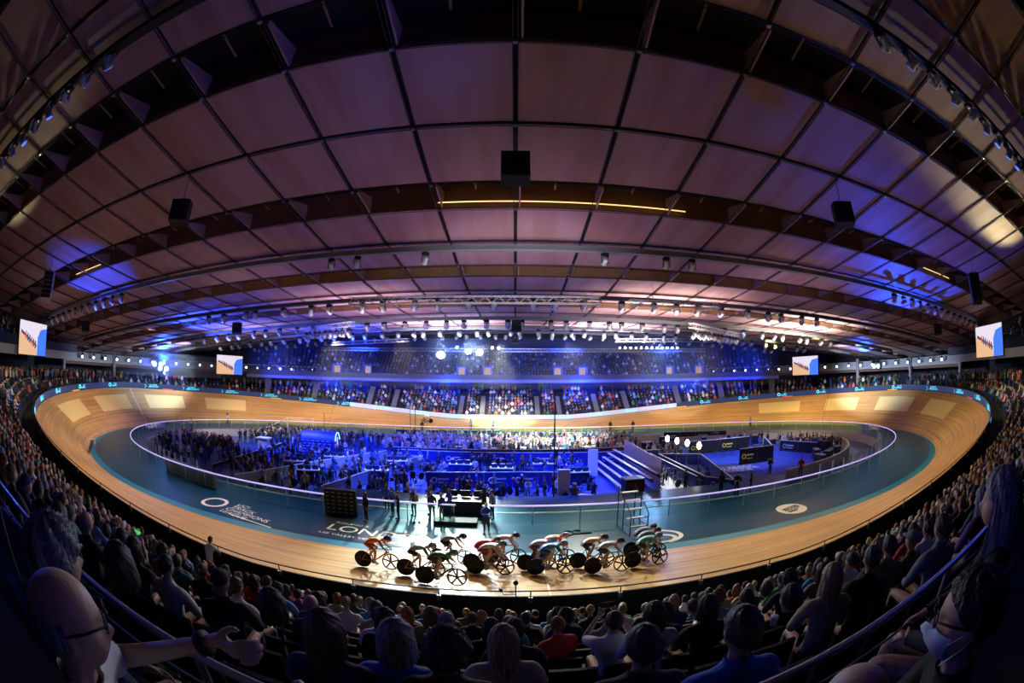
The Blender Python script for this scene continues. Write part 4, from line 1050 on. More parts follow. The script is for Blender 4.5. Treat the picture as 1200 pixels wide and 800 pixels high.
def frame_mesh():
    mb = MB(); r = (.0, 0, .335); f = (1.0, 0, .335); bb = (.42, 0, .30); st = (.25, 0, .86); hd = (.88, 0, .80); hb = (.92, 0, .68)
    mb.tube([bb, st], .02, 8); mb.tube([bb, hb], .028, 8); mb.tube([(.27, 0, .80), hd], .02, 8); mb.tube([hd, hb], .026, 8)
    for g in (-1, 1):
        mb.tube([bb, (.0, g*.055, .335)], .011, 6); mb.tube([(.28, g*.01, .78), (0, g*.055, .335)], .009, 6)
        mb.tube([hb, (.96, g*.04, .55), (1.06, g*.045, .335)], [.02, .014, .01], 6)
    return mb.mesh('frame', FRAME, True)
def bars_mesh():
    mb = MB(); mb.tube([(.88, 0, .80), (.88, 0, .87), (.96, 0, .87)], .016, 8); mb.tube([(.96, -.19, .87), (.96, .19, .87)], .014, 8)
    for g in (-1, 1): mb.tube([(.96, g*.19, .87), (1.05, g*.2, .85), (1.06, g*.2, .78), (.98, g*.2, .74), (.9, g*.2, .74)], .014, 8)
    return mb.mesh('handlebar', M['carbon'], True)
def saddle_mesh():
    mb = MB(); mb.tube([(.08, 0, .93), (.14, 0, .94), (.25, 0, .935), (.36, 0, .925)], [.055, .06, .035, .018], 10)
    v = [(x, y, .935+(z-.935)*.4) for x, y, z in mb.v]; mb.v = v; mb.tube([(.25, 0, .85), (.245, 0, .93)], .014, 8); return mb.mesh('saddle', M['black'], True)
def crank_mesh(a):
    mb = MB(); c = V((.42, 0, .30)); d = V((math.cos(a), 0, math.sin(a)))*.165
    mb.tube([c+V((0, -.06, 0)), c+V((0, .06, 0))], .015, 8); mb.tube([c+V((0, -.06, 0)), c+d+V((0, -.07, 0))], .011, 6); mb.tube([c+V((0, .06, 0)), c-d+V((0, .07, 0))], .011, 6)
    mb.lathe([(.04, -.003), (.095, -.003), (.095, .003), (.04, .003)], (c.x, -.05, c.z), 24, axis='Y')
    for g in (0, 1):
        p = (c+d+V((0, -.11, 0))) if g == 0 else (c-d+V((0, .11, 0))); mb.box(p, (.08, .07, .015))
    return mb.mesh('crankset', M['steel'], True)
FR, BR, SD = frame_mesh(), bars_mesh(), saddle_mesh()
CR = {0: crank_mesh(-.6), 1: crank_mesh(2.4), 2: crank_mesh(1.2)}
def rider_fig(ang, name):
    """hunched over the bars, pedals at crank angle; faces +x"""
    c = V((.42, 0, .30)); d = V((math.cos(ang), 0, math.sin(ang)))*.165
    fR, fL = c+d+V((0, -.11, .05)), c-d+V((0, .11, .05))      # right side is -y
    hip = V((.16, 0, 1.0))
    P = dict(pelvis=hip, waist=V((.34, 0, 1.13)), chest=V((.64, 0, 1.18)), neckb=V((.82, 0, 1.18)), neck=V((.88, 0, 1.18)), head=V((.99, 0, 1.20)))
    def knee(hp, ft):
        ft = V((ft.x, ft.y, ft.z+.08)); v = ft-hp; L = v.length; a = .43; bb = .42
        if L > .84: a = bb = L*.505
        h = math.sqrt(max(.0004, a*a-(L/2)**2)); n = V((-v.z, 0, v.x)).normalized(); n = n if n.x > 0 else -n
        return hp+v*.5+n*h
    J = {}; E = []
    def put(k, p, r): J[k] = (*p, r)
    put('pelvis', P['pelvis'], (.17, .15)); put('waist', P['waist'], (.155, .15)); put('chest', P['chest'], (.18, .16)); put('neckb', P['neckb'], .065); put('neck', P['neck'], .05); put('skull', P['head']-V((.02, 0, .01)), .05)
    E += BASE_E
    for sd, g, ft in (('R', -1, fR), ('L', 1, fL)):
        hp = hip+V((.0, g*.09, -.01)); kn = knee(hp, ft)
        sh = P['chest']+V((.06, g*.16, -.01)); wr = V((.99, g*.2, .80)); el = V((.84, g*.245, .95))
        put('sh'+sd, sh, .066); put('el'+sd, el, .047); put('wrist'+sd, wr, (.032, .028)); E += [('chest', 'sh'+sd), ('sh'+sd, 'el'+sd), ('el'+sd, 'wrist'+sd)]
        put('hip'+sd, hp, .11); put('kn'+sd, kn, .068); put('an'+sd, V((ft.x-.07, ft.y, ft.z+.05)), .042); put('toe'+sd, V((ft.x+.06, ft.y, ft.z-.0)), (.032, .022)); E += [('pelvis', 'hip'+sd), ('hip'+sd, 'kn'+sd), ('kn'+sd, 'an'+sd), ('an'+sd, 'toe'+sd)]
        hand(J, E, wr, sd, V((.6, 0, -.45)), V((.0, -g*.6, .6)), 1.1)
    hm = Matrix.Translation(P['head']) @ Matrix.Rotation(-PI/2, 4, 'Z') @ Matrix.Rotation(-.15, 4, 'X')
    b = skin_mesh('b', J, E, 'pelvis'); body = join_remesh([b, HEAD], name, .012, M['skin'], [None, hm])
    bones = []
    G = lambda k: V(J[k][:3])
    bones += [(G('pelvis'), G('pelvis'), .13, .13, 'hips'), (G('pelvis').lerp(G('waist'), .5), G('waist'), .13, .12, 'torso'), (G('waist'), G('chest'), .12, .14, 'torso'), (G('chest'), G('neckb'), .14, .08, 'torso'), (G('neck'), P['head'], .05, .1, 'head')]
    for sd in 'RL':
        m_ = G('sh'+sd).lerp(G('el'+sd), .8); m2 = G('hip'+sd).lerp(G('kn'+sd), .75)
        bones += [(G('chest'), G('sh'+sd), .1, .06, 'torso'), (G('sh'+sd), m_, .05, .04, 'torso'), (m_, G('el'+sd), .04, .037, 'arm'), (G('el'+sd), G('wrist'+sd), .037, .026, 'arm'), (G('wrist'+sd), G('wrist'+sd)+V((.08, 0, -.06)), .03, .03, 'arm'), (G('hip'+sd), m2, .088, .06, 'hips'), (m2, G('kn'+sd), .06, .055, 'leg'), (G('kn'+sd), G('an'+sd), .055, .035, 'leg'), (G('an'+sd), G('toe'+sd), .035, .032, 'leg')]
    suit = cut_cloth(body, bones, {'torso'}, .006, 'jersey', M['lycra'], 1); sh = cut_cloth(body, bones, {'hips'}, .006, 'shorts', M['lycra'], 1)
    shoes = []
    for sd in 'RL':
        mb = MB()
        a, t = V(J['an'+sd][:3]), V(J['toe'+sd][:3]); mb.tube([a+V((-.04, 0, -.03)), a+V((0, 0, -.035)), a.lerp(t, .6), t+(t-a)*.2], [.03, .04, .04, .022], 10)
        shoes.append(mb.mesh('shoe', M['shell'], True))
    hl = MB(); rows = []
    for i in range(11):
        th = 1.62*i/10; row = []
        for j in range(29):
            ph = 2*PI*j/28; p = head_pt(th, ph); n_ = V((p.x/.077, p.y/.098, p.z/.118)).normalized(); q = p+n_*.038
            if q.y < 0: q.y *= 1.25
            row.append(q)
        rows.append(row)
    hl.grid(rows); rows = []
    hm_ = hl.mesh('helmet', M['shell'], True)
    vz = MB(); vz.grid([[V((math.sin(p)*.098, math.cos(p)*.128, z)) for p in [-.9+1.8*k/10 for k in range(11)]] for z in (.03, .0, -.03)])
    return dict(body=body, hm=hm, jersey=suit, shorts=sh, shoes=shoes, helmet=hm_, visor=vz.mesh('visor', M['carbon'], True))
RF = {0: rider_fig(-.6, 'cyclist'), 1: rider_fig(2.4, 'cyclist'), 2: rider_fig(1.2, 'cyclist')}
def bicycle(loc, yaw, roll, ph, col, lab, grp, sc_=1.12):
    o = empty('track_bicycle', loc, 0, lab, 'bicycle', grp, sc_); o.rotation_euler = (roll, 0, yaw)
    link('frame', FR, o, color=col); link('rear_wheel', DISC, o, (0, 0, .335)); link('front_wheel', SPK, o, (1.06, 0, .335)); link('handlebar', BR, o); link('saddle', SD, o); link('crankset', CR[ph], o)
    return o
def cyclist(loc, yaw, roll, ph, jersey, shorts, helmet, lab, grp, sc_=1.12, shoe=(.6, .6, .6)):
    F = RF[ph]; o = link('cyclist', F['body'], None, loc, None, SKINS[1]); o.rotation_euler = (roll, 0, yaw); o.scale = (sc_,)*3; tag(o, lab, 'cyclist', grp)
    link('jersey', F['jersey'], o, color=jersey); link('shorts', F['shorts'], o, color=shorts); [link('shoe', m_, o, color=shoe) for m_ in F['shoes']]
    for n_ in ('helmet', 'visor'): h = link(n_, F[n_], o, color=helmet); h.matrix_local = F['hm']
    return o
RID = [
 ('orange', (-6.48, -26.25), (.75, .16, .02), (.6, .1, .02), (.06, .07, .25), 'at the tail of the bunch', 0, (.5, .08, .02)),
 ('pale grey', (-4.56, -26.75), (.33, .34, .42), (.02, .02, .03), (.3, .3, .45), 'riding second from the tail', 1, (.55, .25, .02)),
 ('dark green', (-3.65, -27.56), (.01, .13, .1), (.01, .02, .02), (.12, .3, .45), 'nearest the rail, third from the tail', 2, (.02, .03, .03)),
 ('grey', (-3.64, -24.64), (.2, .2, .28), (.02, .02, .03), (.06, .08, .16), 'low on the boards behind the green rider', 0, (.02, .02, .02)),
 ('pale pink', (-1.41, -24.27), (.6, .42, .45), (.1, .02, .04), (.08, .08, .14), 'low on the boards ahead of the red rider', 1, (.1, .02, .03)),
 ('white and red', (-1.95, -25.95), (.5, .45, .5), (.3, .02, .04), (.18, .2, .3), 'in front of the red rider', 2, (.25, .02, .03)),
 ('crimson', (-2.16, -25.25), (.5, .02, .05), (.3, .01, .03), (.08, .1, .2), 'beyond the white and red rider', 0, (.2, .01, .02)),
 ('bright blue', (.42, -26.05), (.03, .2, .65), (.01, .06, .3), (.35, .4, .5), 'nearest in the middle of the bunch', 1, (.01, .1, .6)),
 ('pale mauve', (.06, -25.35), (.5, .42, .5), (.15, .02, .05), (.3, .32, .4), 'beyond the blue rider', 2, (.1, .02, .04)),
 ('red-orange', (.67, -24.42), (.85, .12, .02), (.3, .02, .02), (.5, .5, .55), 'furthest in the middle of the bunch', 0, (.3, .03, .02)),
 ('white and navy', (2.66, -26.24), (.35, .36, .5), (.02, .02, .05), (.03, .03, .05), 'low behind the leading group', 1, (.02, .02, .02)),
 ('white and orange', (2.2, -25.3), (.75, .45, .3), (.03, .02, .02), (.1, .03, .03), 'beyond the white and navy rider', 2, (.1, .02, .02)),
 ('teal', (4.39, -25.88), (.08, .38, .42), (.01, .03, .05), (.25, .3, .45), 'nearest in the leading group', 0, (.02, .02, .03)),
 ('navy', (4.7, -24.9), (.1, .13, .3), (.01, .01, .03), (.05, .06, .12), 'second in the leading group', 1, (.02, .02, .03)),
 ('slate', (4.8, -24.1), (.15, .2, .28), (.01, .01, .02), (.03, .03, .06), 'furthest in the leading group', 2, (.02, .02, .03)),
]
for i, (nm, (x, y), j, sh, he, where, ph, fc) in enumerate(RID):
    s = x; p = surf(s, (-(y)-23.45)/(TW*math.cos(BS))); roll = -.10
    yaw = head(s)+R([2, 0, -2, -6, -5, -3, 0, 1, 2, -6, 0, -2, 1, 4, 6][i])*.5
    bicycle(p, yaw, roll, ph, fc, 'track bicycle under the %s rider' % nm, 'racing track bicycles')
    cyclist(p, yaw, roll, ph, j, sh, he, 'crouched cyclist in %s kit, %s' % (nm, where), 'racing cyclists', shoe=[(.6, .6, .65), (.1, .1, .12), (.1, .3, .5)][i % 3])
for (s, v, nm, j, w) in ((210.8, .04, 'white and blue', (.6, .65, .8), 'alone on the left bend'), (138.3, .5, 'white', (.9, .9, .95), 'alone high on the far straight')):
    p = surf(s, v); x, y, nx, ny, b = track_at(s); yaw = math.atan2(nx, -ny)
    bicycle(p, yaw, -b*.9 if s > 200 else -.15, 0, (.03, .03, .04), 'track bicycle of the %s' % ('rider '+w), 'outlying bicycles')
    cyclist(p, yaw, -b*.9 if s > 200 else -.15, 0, j, (.5, .5, .6), (.8, .8, .85), 'cyclist in %s kit riding %s' % (nm, w), 'outlying cyclists')
# ================================================================ LAMPS, TRUSSES, SCREENS, LOUDSPEAKERS
def head_parts():
    base = MB().box((0, 0, -.08), (.34, .26, .14)).box((0, 0, .06), (.06, .06, .16)).mesh('lamp_base', M['black'])
    yoke = MB().box((-.19, 0, -.34), (.04, .1, .42)).box((.19, 0, -.34), (.04, .1, .42)).box((0, 0, -.16), (.42, .12, .05)).mesh('yoke', M['steel'])
    hd = MB(); hd.lathe([(.10, -.24), (.14, -.2), (.15, .0), (.165, .16), (.165, .2), (.15, .2)], (0, 0, 0), 14, axis='Y'); hd = hd.mesh('lamp_head', M['pale_steel'], True)
    ln = MB().lathe([(.001, .0), (.1, .0), (.148, -.008), (.148, -.03)], (0, .215, 0), 14, axis='Y').mesh('lens', M['lens'], True)
    return base, yoke, hd, ln
LB, LY, LH, LN = head_parts()
lens_on = {}
for k in ('lamp_on', 'lamp_blue', 'lamp_soft', 'lamp_dim_blue'):
    me = LN.copy(); me.materials.clear(); me.materials.append(M[k]); lens_on[k] = me
def lamp(loc, yaw, tilt, lab, grp, on=None, sc_=1.):
    o = link('stage_lamp', LB, None, loc, yaw); o.scale = (sc_,)*3; tag(o, lab, 'lamp', grp)
    link('yoke', LY, o); h = link('lamp_head', LH, o, (0, 0, -.42)); h.rotation_euler = (tilt, 0, 0)
    link('lens', lens_on[on] if on else LN, h); return o
def truss(a, b_, w, lab, name='lighting_truss', hang=None, m='pale_steel'):
    t = empty(name); tag(t, lab, 'truss')
    a, b_ = V(a), V(b_); d = (b_-a).normalized(); sd = d.cross(V((0, 0, 1))).normalized(); L = (b_-a).length; up = V((0, 0, 1))
    mb = MB(); cs = [(-w/2, -w/2), (w/2, -w/2), (w/2, w/2), (-w/2, w/2)]
    for (p, q) in cs: mb.tube([a+sd*p+up*q, b_+sd*p+up*q], .027, 6)
    mb.obj('chords', M[m], t)
    lt = MB(); n = int(L/w)
    for i in range(n):
        u0, u1 = a+d*(L*i/n), a+d*(L*(i+1)/n)
        for (p, q), (p2, q2) in ((cs[0], cs[3]), (cs[1], cs[2]), (cs[3], cs[2]), (cs[0], cs[1])):
            if i % 2: (p, q), (p2, q2) = (p2, q2), (p, q)
            lt.tube([u0+sd*p+up*q, u1+sd*p2+up*q2], .014, 4, cap=False)
    lt.obj('lattice', M[m], t)
    if hang:
        for k in range(hang): p = a.lerp(b_, (k+.5)/hang); MB().cyl(p+up*w/2, V((p.x, p.y, rz_(p.x, p.y)-.05)), .012, 5).obj('hanging_cable', M['steel'], t)
    return t
truss((-11, -15.6, 13.0), (5.0, -15.6, 13.0), .42, 'bright lattice truss hanging across the middle of the roof', hang=4, m='white')  # lamplight on the middle trusses put into their white colour
truss((7.0, -15.2, 13.0), (13.5, -15.6, 12.9), .36, 'short lattice truss right of the bright middle one', hang=2, m='white')
truss((-32, 25, 12.4), (-4, 25, 12.4), .45, 'far lattice truss above the far stand, left half', hang=5)
truss((-2, 25, 12.4), (32, 25, 12.4), .45, 'far lattice truss above the far stand, right half', hang=5)
truss((-24, 3, 13.2), (-14, -7, 12.6), .4, 'slanting lattice truss on the left', hang=3)
truss((15, -7, 12.6), (27, 5, 13.0), .4, 'slanting lattice truss on the right', hang=3)
truss((-14, 14, 13.0), (-26, 16, 12.6), .4, 'short far lattice truss left of the middle', hang=2)
truss((13, 13, 13), (26, 10, 12.8), .4, 'short far lattice truss right of the middle', hang=2)
GY = {'a': 6.2, 'b': 8.95, 'c': 11.75, 'd': 14.6, 'e': 17.4}
def glamp(n, u, yaw=None, tilt=None, lab='', grp='', on=None, sc_=1., dz=-.72):
    p = RP(n, u, dz); return lamp(p, rng.uniform(-.6, .6) if yaw is None else yaw, rng.uniform(-.9, -.2) if tilt is None else tilt, lab, grp, on, sc_)
for n in (-2.9, -2.45, -1.35, 1.35, 2.35, 2.8): glamp(n, 6.2, lab='stage lamp under the broad pale gantry near its middle', grp='lamps under the pale gantry, middle', sc_=1.05)
for k in range(14):
    glamp(-8.6-.42*k, 6.2, lab='stage lamp in the dense bank under the pale gantry at the left', grp='left lamp bank', sc_=1.25)
    glamp(8.2+.42*k, 6.2, lab='stage lamp in the dense bank under the pale gantry at the right', grp='right lamp bank', sc_=1.2)
for k in range(26):
    n = -8+16*k/25
    glamp(n+rng.uniform(-.2, .2), 8.95, lab='stage lamp in the row under the dark second gantry', grp='lamps under the second gantry', sc_=1.3)
for k in range(40): glamp(-11+22*k/39+rng.uniform(-.15, .15), 11.75, on='lamp_soft' if k % 7 == 3 else None, lab='stage lamp in the row under the third gantry', grp='lamps under the third gantry', sc_=1.35)
for k in range(44): glamp(-12+24*k/43+rng.uniform(-.15, .15), 14.6, on='lamp_soft' if k % 6 == 2 else None, lab='stage lamp in the row under the fourth gantry', grp='lamps under the fourth gantry', sc_=1.35)
for k in range(44): glamp(-12+24*k/43+rng.uniform(-.15, .15), 17.4, on='lamp_soft' if k % 5 == 2 else None, lab='stage lamp in the row under the furthest gantry', grp='lamps under the furthest gantry', sc_=1.35)
for k in range(12):
    glamp(-3.4-.42*k, 1.4, on='lamp_dim_blue', lab='blue lit stage lamp on the nearest gantry, upper left corner', grp='lamps on the nearest gantry, left', sc_=1.1)
    glamp(2.9+.42*k, 1.4, on='lamp_dim_blue', lab='blue lit stage lamp on the nearest gantry, upper right corner', grp='lamps on the nearest gantry, right', sc_=1.1)
for (a, b_, n) in (((-24, 3, 13.2), (-14, -7, 12.6), 9), ((15, -7, 12.6), (27, 5, 13.0), 11)):
    for k in range(n):
        p = V(a).lerp(V(b_), (k+.5)/n)-V((0, 0, .4)); lamp(p, rng.uniform(-3, 3), rng.uniform(-.9, 0), 'stage lamp on the slanting truss at the %s' % ('left' if a[0] < 0 else 'right'), 'lamps on the slanting truss, %s' % ('left' if a[0] < 0 else 'right'), sc_=1.2)
# follow spots and floods that burn towards the camera
def face_cam(p): d = camo.location-V(p); return math.atan2(-d.x, d.y), math.atan2(d.z, math.hypot(d.x, d.y))
def flood(p, on, lab, sc_, r=1.):
    y, t = face_cam(p); o = lamp(p, y, t, lab, None, on, sc_); return o
flood((-11.6, 26, 13.3), 'lamp_on', 'brilliant white follow spot burning left of the middle over the far stand', 3.8)
flood((-7.2, 26, 13.5), 'lamp_on', 'brilliant white floodlight, left one of the close pair over the far stand', 2.9)
flood((-5.4, 26, 13.5), 'lamp_on', 'brilliant white floodlight, right one of the close pair over the far stand', 3.3)
flood((-9.0, 26, 13.3), 'lamp_on', 'small white lamp between the follow spot and the close pair', 1.)
flood((-3.4, 26, 13.3), 'lamp_on', 'small white lamp just right of the close pair', 1.1)
flood((-2.4, 26, 13.3), 'lamp_on', 'small white lamp second right of the close pair', 1.2)
for k in range(12): flood((17.5+k*.95, 28, 13.4), 'lamp_on', 'white lamp in the lit row high on the right of the far stand', .9)['group'] = 'lit lamp row high right'
for k in range(5): flood((-62.6+1.1*(k % 2), 13.2+.8*k, 9.9-.7*(k//2)), 'lamp_blue', 'blue-white floodlight in the blazing cluster above the left bend', 3.0)['group'] = 'blue floods at the left bend'
for k in range(2): flood((62.6, 11.0+1.1*k, 9.6), 'lamp_blue', 'blue-white floodlight above the right bend', 2.4)['group'] = 'blue floods at the right bend'
for s0, s1, side in ((58, 92, 'right'), (158, 192, 'left')):
    for k in range(22):
        s = s0+(s1-s0)*(k+.5)/22
        p = rp(s, 8.3, 9.45); flood(p, 'lamp_soft', 'white lamp in the row along the pale beam at the %s end' % side, 1.25)['group'] = 'lamps along the %s end beam' % side
# loudspeakers
def speaker(loc, yaw, n, lab, m='black'):
    o = empty('loudspeaker', loc, yaw, lab, 'loudspeaker')
    for k in range(n):
        a = -.12*k; MB().box((0, 0, 0), (.95, .6, .34)).box((0, -.31, 0), (.88, .03, .28), mi=1).obj('cabinet', [M[m], M['dark']], o, loc=(0, -.05*k*k*.25, -.36*k)).rotation_euler = (a, 0, 0)
    MB().box((0, 0, .28), (.5, .06, .05)).cyl((0, 0, .3), (0, 0, 1.2), .02, 6).obj('hanging_bracket', M['steel'], o)
    return o
p = RP(0, 3.6, -1.5); speaker(p, 0, 3, 'black loudspeaker hanging from the middle of the roof')
speaker(RP(-4.05, 3.7, -1.3), .5, 3, 'black loudspeaker hanging from the roof on the left'); speaker(RP(4.0, 3.7, -1.3), -.5, 3, 'black loudspeaker hanging from the roof on the right')
speaker(RP(-9.1, 4.15, -1.2), .9, 6, 'pale loudspeaker column hanging at the far left', 'pale_steel'); speaker(RP(9.0, 4.1, -1.2), -.9, 6, 'dark loudspeaker column hanging at the far right')
speaker(RP(.03, 11.6, -1.0), 0, 3, 'loudspeaker under the third gantry in the middle'); speaker(RP(0, 17.3, -1.6), 0, 2, 'small loudspeaker over the far straight in the middle')
speaker(RP(-7.4, 9.7, -1.2), .4, 3, 'black loudspeaker under the second gantry on the left'); speaker(RP(-12, 7.2, -1), .8, 3, 'black loudspeaker under the roof near the left end'); speaker(RP(12, 7.2, -1), -.8, 3, 'black loudspeaker under the roof near the right end')
# video screens
M['scr_pale'] = mat('screen_picture_pale', (0, 0, 0), .3, emit=(.75, .68, .8), es=1.0)
M['scr_blue'] = mat('screen_picture_blue', (0, 0, 0), .3, emit=(.05, .18, 1.), es=1.1)
M['scr_tan'] = mat('screen_picture_tan', (0, 0, 0), .3, emit=(.85, .5, .28), es=.9)
M['scr_dark'] = mat('screen_picture_dark', (0, 0, 0), .3, emit=(.08, .09, .25), es=.6)
M['scr_red'] = mat('screen_picture_red', (0, 0, 0), .3, emit=(.8, .1, .1), es=.8)
def screen(loc, yaw, lab):
    o = empty('video_screen', loc, yaw, lab, 'screen'); W_, H_ = 5.6, 3.15
    MB().box((0, .12, 0), (W_+.2, .22, H_+.2)).obj('casing', M['black'], o)
    MB().add([(-W_/2, 0, -H_/2), (W_/2, 0, -H_/2), (W_/2, 0, H_/2), (-W_/2, 0, H_/2)], [(0, 1, 2, 3)]).obj('picture', M['scr_pale'], o)
    pc = MB(); X = W_/2; Z = H_/2
    pc.add([(-X, -.004, -Z), (.9, -.004, -Z), (.7, -.004, -.3), (-X, -.004, .5)], [(0, 1, 2, 3)], 1)
    pc.add([(.9, -.005, -Z), (X, -.005, -Z), (X, -.005, Z*.75), (1.5, -.005, Z*.6), (.95, -.005, .2)], [(0, 1, 2, 3, 4)], 0)
    pc.add([(-2.5, -.006, .45), (.8, -.006, -.75), (.8, -.006, -.55), (-2.5, -.006, .75)], [(0, 1, 2, 3)], 2)
    for k in range(6): x = -1.5+.4*k; z = .35-.16*k; pc.add([(x-.13, -.01, z-.45), (x+.13, -.01, z-.45), (x+.1, -.01, z+.3), (x-.1, -.01, z+.3)], [(0, 1, 2, 3)], 2 if k % 3 else 3)
    pc.obj('shown_scene', [M['scr_blue'], M['scr_tan'], M['scr_dark'], M['scr_red']], o)
    for x in (-2, 2): MB().cyl((x, .12, H_/2), (x, .12, H_/2+1.6), .03, 6).obj('hanging_bar', M['steel'], o)
    return o
for (x, y, z, w, h) in ((-46.5, -22.2, 10.0, 'large video screen hanging at the left end of the near side', 0), (47.0, -21.6, 10.2, 'large video screen hanging at the right end of the near side', 0), (-47.8, 19.2, 9.15, 'large video screen hanging at the far left corner', 0), (49.5, 18.5, 9.3, 'large video screen hanging at the far right corner', 0)):
    a = math.atan2(-y, -x)   # towards the centre
    screen((x, y, z), a+PI/2, w)
# ================================================================ INFIELD THINGS
occ = []
def hold(x, y, r): occ.append((x, y, r)); return x, y
def free(x0, x1, y0, y1, r, g=rng):
    for _ in range(60):
        x, y = g.uniform(x0, x1), g.uniform(y0, y1)
        if all((x-a)**2+(y-b)**2 > (r+c)**2 for a, b, c in occ): break
    return hold(x, y, r)
IZ = -1.0
def panelrow(pts, h, m, lab, n_per=2.0, name='hoarding', cat='hoarding', feet=True, z=IZ, logo=None):
    o = empty(name, (0, 0, z), 0, lab, cat)
    for a, b_ in zip(pts[:-1], pts[1:]):
        a, b_ = V((*a, 0)), V((*b_, 0)); L = (b_-a).length; n = max(1, int(L/n_per)); yaw = math.atan2((b_-a).y, (b_-a).x)
        for i in range(n):
            c = a.lerp(b_, (i+.5)/n); hold(c.x, c.y, .35); q_ = a.lerp(b_, i/n); hold(q_.x, q_.y, .35)
            pn = MB().box((0, 0, h/2+.04), (L/n-.04, .05, h-.04)).box((0, 0, h+.03), (L/n-.02, .08, .06), mi=1).obj('panel', [M[m], M['white']], o, loc=c, rz=yaw)  # white cap stands for light caught along the top edge
            if logo and i % 2 == 0:
                MB().torus((-.55, -.035, h*.52), .22, .05, 16, 5, 'Y').box((.22, -.035, h*.6), (.9, .012, .16)).box((.16, -.035, h*.38), (.75, .012, .09)).obj('panel_mark', M[logo], pn)
    return o
M['mark_cyan'] = mat('mark_cyan_paint', (.25, .6, .75), .5); M['mark_white'] = mat('mark_pale_paint', (.6, .65, .8), .5); M['mark_yellow'] = mat('mark_yellow_paint', (.85, .75, .05), .5)
panelrow([(-28.9, 7), (-27.9, -9.9)], .5, 'black', 'long low dark hoarding row left of the infield carpet')
panelrow([(-12, 2.3), (-3, 2.1), (4, 2.0)], 1.5, 'blue_panel', 'tall blue hoarding row behind the pits, left part', logo='mark_white')
panelrow([(4.3, 1.8), (15, 1.3)], 1.5, 'blue_panel', 'tall blue hoarding row behind the pits, right part', logo='mark_cyan')
panelrow([(-7.4, -7.4), (-.4, -6.6), (3.8, -6.8)], 1.4, 'blue_panel', 'blue hoarding row in front of the pits', logo='mark_white')
panelrow([(-14, 6.0), (0, 6.2), (14, 6.6)], 1.1, 'navy_panel', 'dark hoarding row before the guest tables')
panelrow([(-17.5, 20.5), (-2, 22.4)], 1.3, 'navy_panel', 'dark hoarding row at the back left of the guest area', logo='mark_cyan')
panelrow([(3, 22), (20, 21)], 1.0, 'navy_panel', 'dark hoarding row at the back right of the guest area')
panelrow([(-22, -14), (-18.5, -5), (-14, 3.5)], 1.1, 'grey_panel', 'pale hoarding row slanting through the left pits')
panelrow([(-14.2, -13.5), (-11.8, -4), (-9.5, 1.5)], 1.1, 'grey_panel', 'pale hoarding row slanting through the middle pits')
panelrow([(14.7, .5), (14.8, -10.8), (16.4, -13.0), (18.8, -1.3), (14.7, .5)], 1.2, 'blue_panel', 'blue walled pen right of the warm-up area', logo='mark_white')
panelrow([(13.9, 1.0), (14.1, -6), (14.2, -10.5)], 1.2, 'blue_panel', 'blue hoarding row along the warm-up area')
panelrow([(22.4, -3.4), (26.9, -3.4)], 1.7, 'black', 'black stand front with yellow marks on the right of the infield', logo='mark_yellow', n_per=1.6)
panelrow([(26.9, -3.4), (30.2, 3.5)], 1.5, 'black', 'black side hoarding with yellow marks on the right of the infield', logo='mark_yellow')
panelrow([(20, 4.5), (28.5, 4.5)], 1.6, 'black', 'black back hoarding with yellow marks on the right of the infield', logo='mark_yellow')
panelrow([(31.0, 1), (33.5, -3.5)], 1.3, 'black', 'black hoarding beside the right curved wall', logo='mark_white')
panelrow([(21, 16), (30, 13.5)], 1.3, 'black', 'dark hoarding at the far right of the infield', logo='mark_cyan')
MB().prism([(18.6, -6.5), (22.5, -7.2), (23.4, -2.4), (19.4, -1.8)], -.984, -.98).obj('dark_floor_patch', M['navy_floor'], fl)
text('floor_lettering', 'UCI TRACK\nCHAMPIONS\nLEAGUE', .95, M['white_mark'], fl, (21.2, -4.7, -.976), (0, 0, R(-8)), .001, 'CENTER')
# arched tunnel booth
def arch_booth():
    o = empty('arched_booth', (-22.2, 4.2, IZ), .12, 'navy arched booth with a glowing rainbow arch on its front', 'booth')
    def ar(r, hz, n=18): return [(-r, 0)]+[(-r*math.cos(PI*k/n), hz+r*math.sin(PI*k/n)*.8) for k in range(n+1)]+[(r, 0)]
    A = ar(1.5, 1.5); mb = MB(); n = len(A)
    mb.add([(x0, y, z) for x0 in (-2.2, 1.6) for (y, z) in A], [(i, i+1, n+i+1, n+i) for i in range(n-1)]+[tuple(range(n)), tuple(range(2*n-1, n-1, -1))])
    mb.obj('vault', M['blue_panel'], o)
    mk_ = MB()
    for r_ in range(5):
        for c in range(6): mk_.box((-1.9+.62*c+.2*(r_ % 2), -1.515, .45+.32*r_), (.4, .02, .1))
    mk_.obj('lettering_rows', M['mark_white'], o)['kind'] = 'stuff'
    F = ar(1.55, 1.5); mb = MB(); nf = len(F); mb.add([(x0, y, z) for x0 in (1.6, 1.9) for (y, z) in F], [(i, i+1, nf+i+1, nf+i) for i in range(nf-1)]+[tuple(range(nf)), tuple(range(2*nf-1, nf-1, -1))]); mb.obj('front', M['blue_panel'], o)
    M['rain'] = mat('arch_glow', (.3, .7, .9), .4, emit=(.4, .9, 1), es=1.2)
    MB().tube([(1.95, -.9*math.cos(PI*k/16), 1.7+.9*math.sin(PI*k/16)) for k in range(17)], .07, 6).obj('rainbow_arch', M['rain'], o)
    M['door_glow'] = mat('door_glow', (.5, .5, .9), .5, emit=(.55, .5, 1), es=.8)
    MB().box((1.93, 0, 1.05), (.05, .35, 2.0)).obj('doorway', M['door_glow'], o)
    for y in (-1.1, 1.1): MB().torus((1.95, y, 1.2), .2, .07, 12, 5, 'X').obj('side_rosette', M['mark_white'], o)
arch_booth()
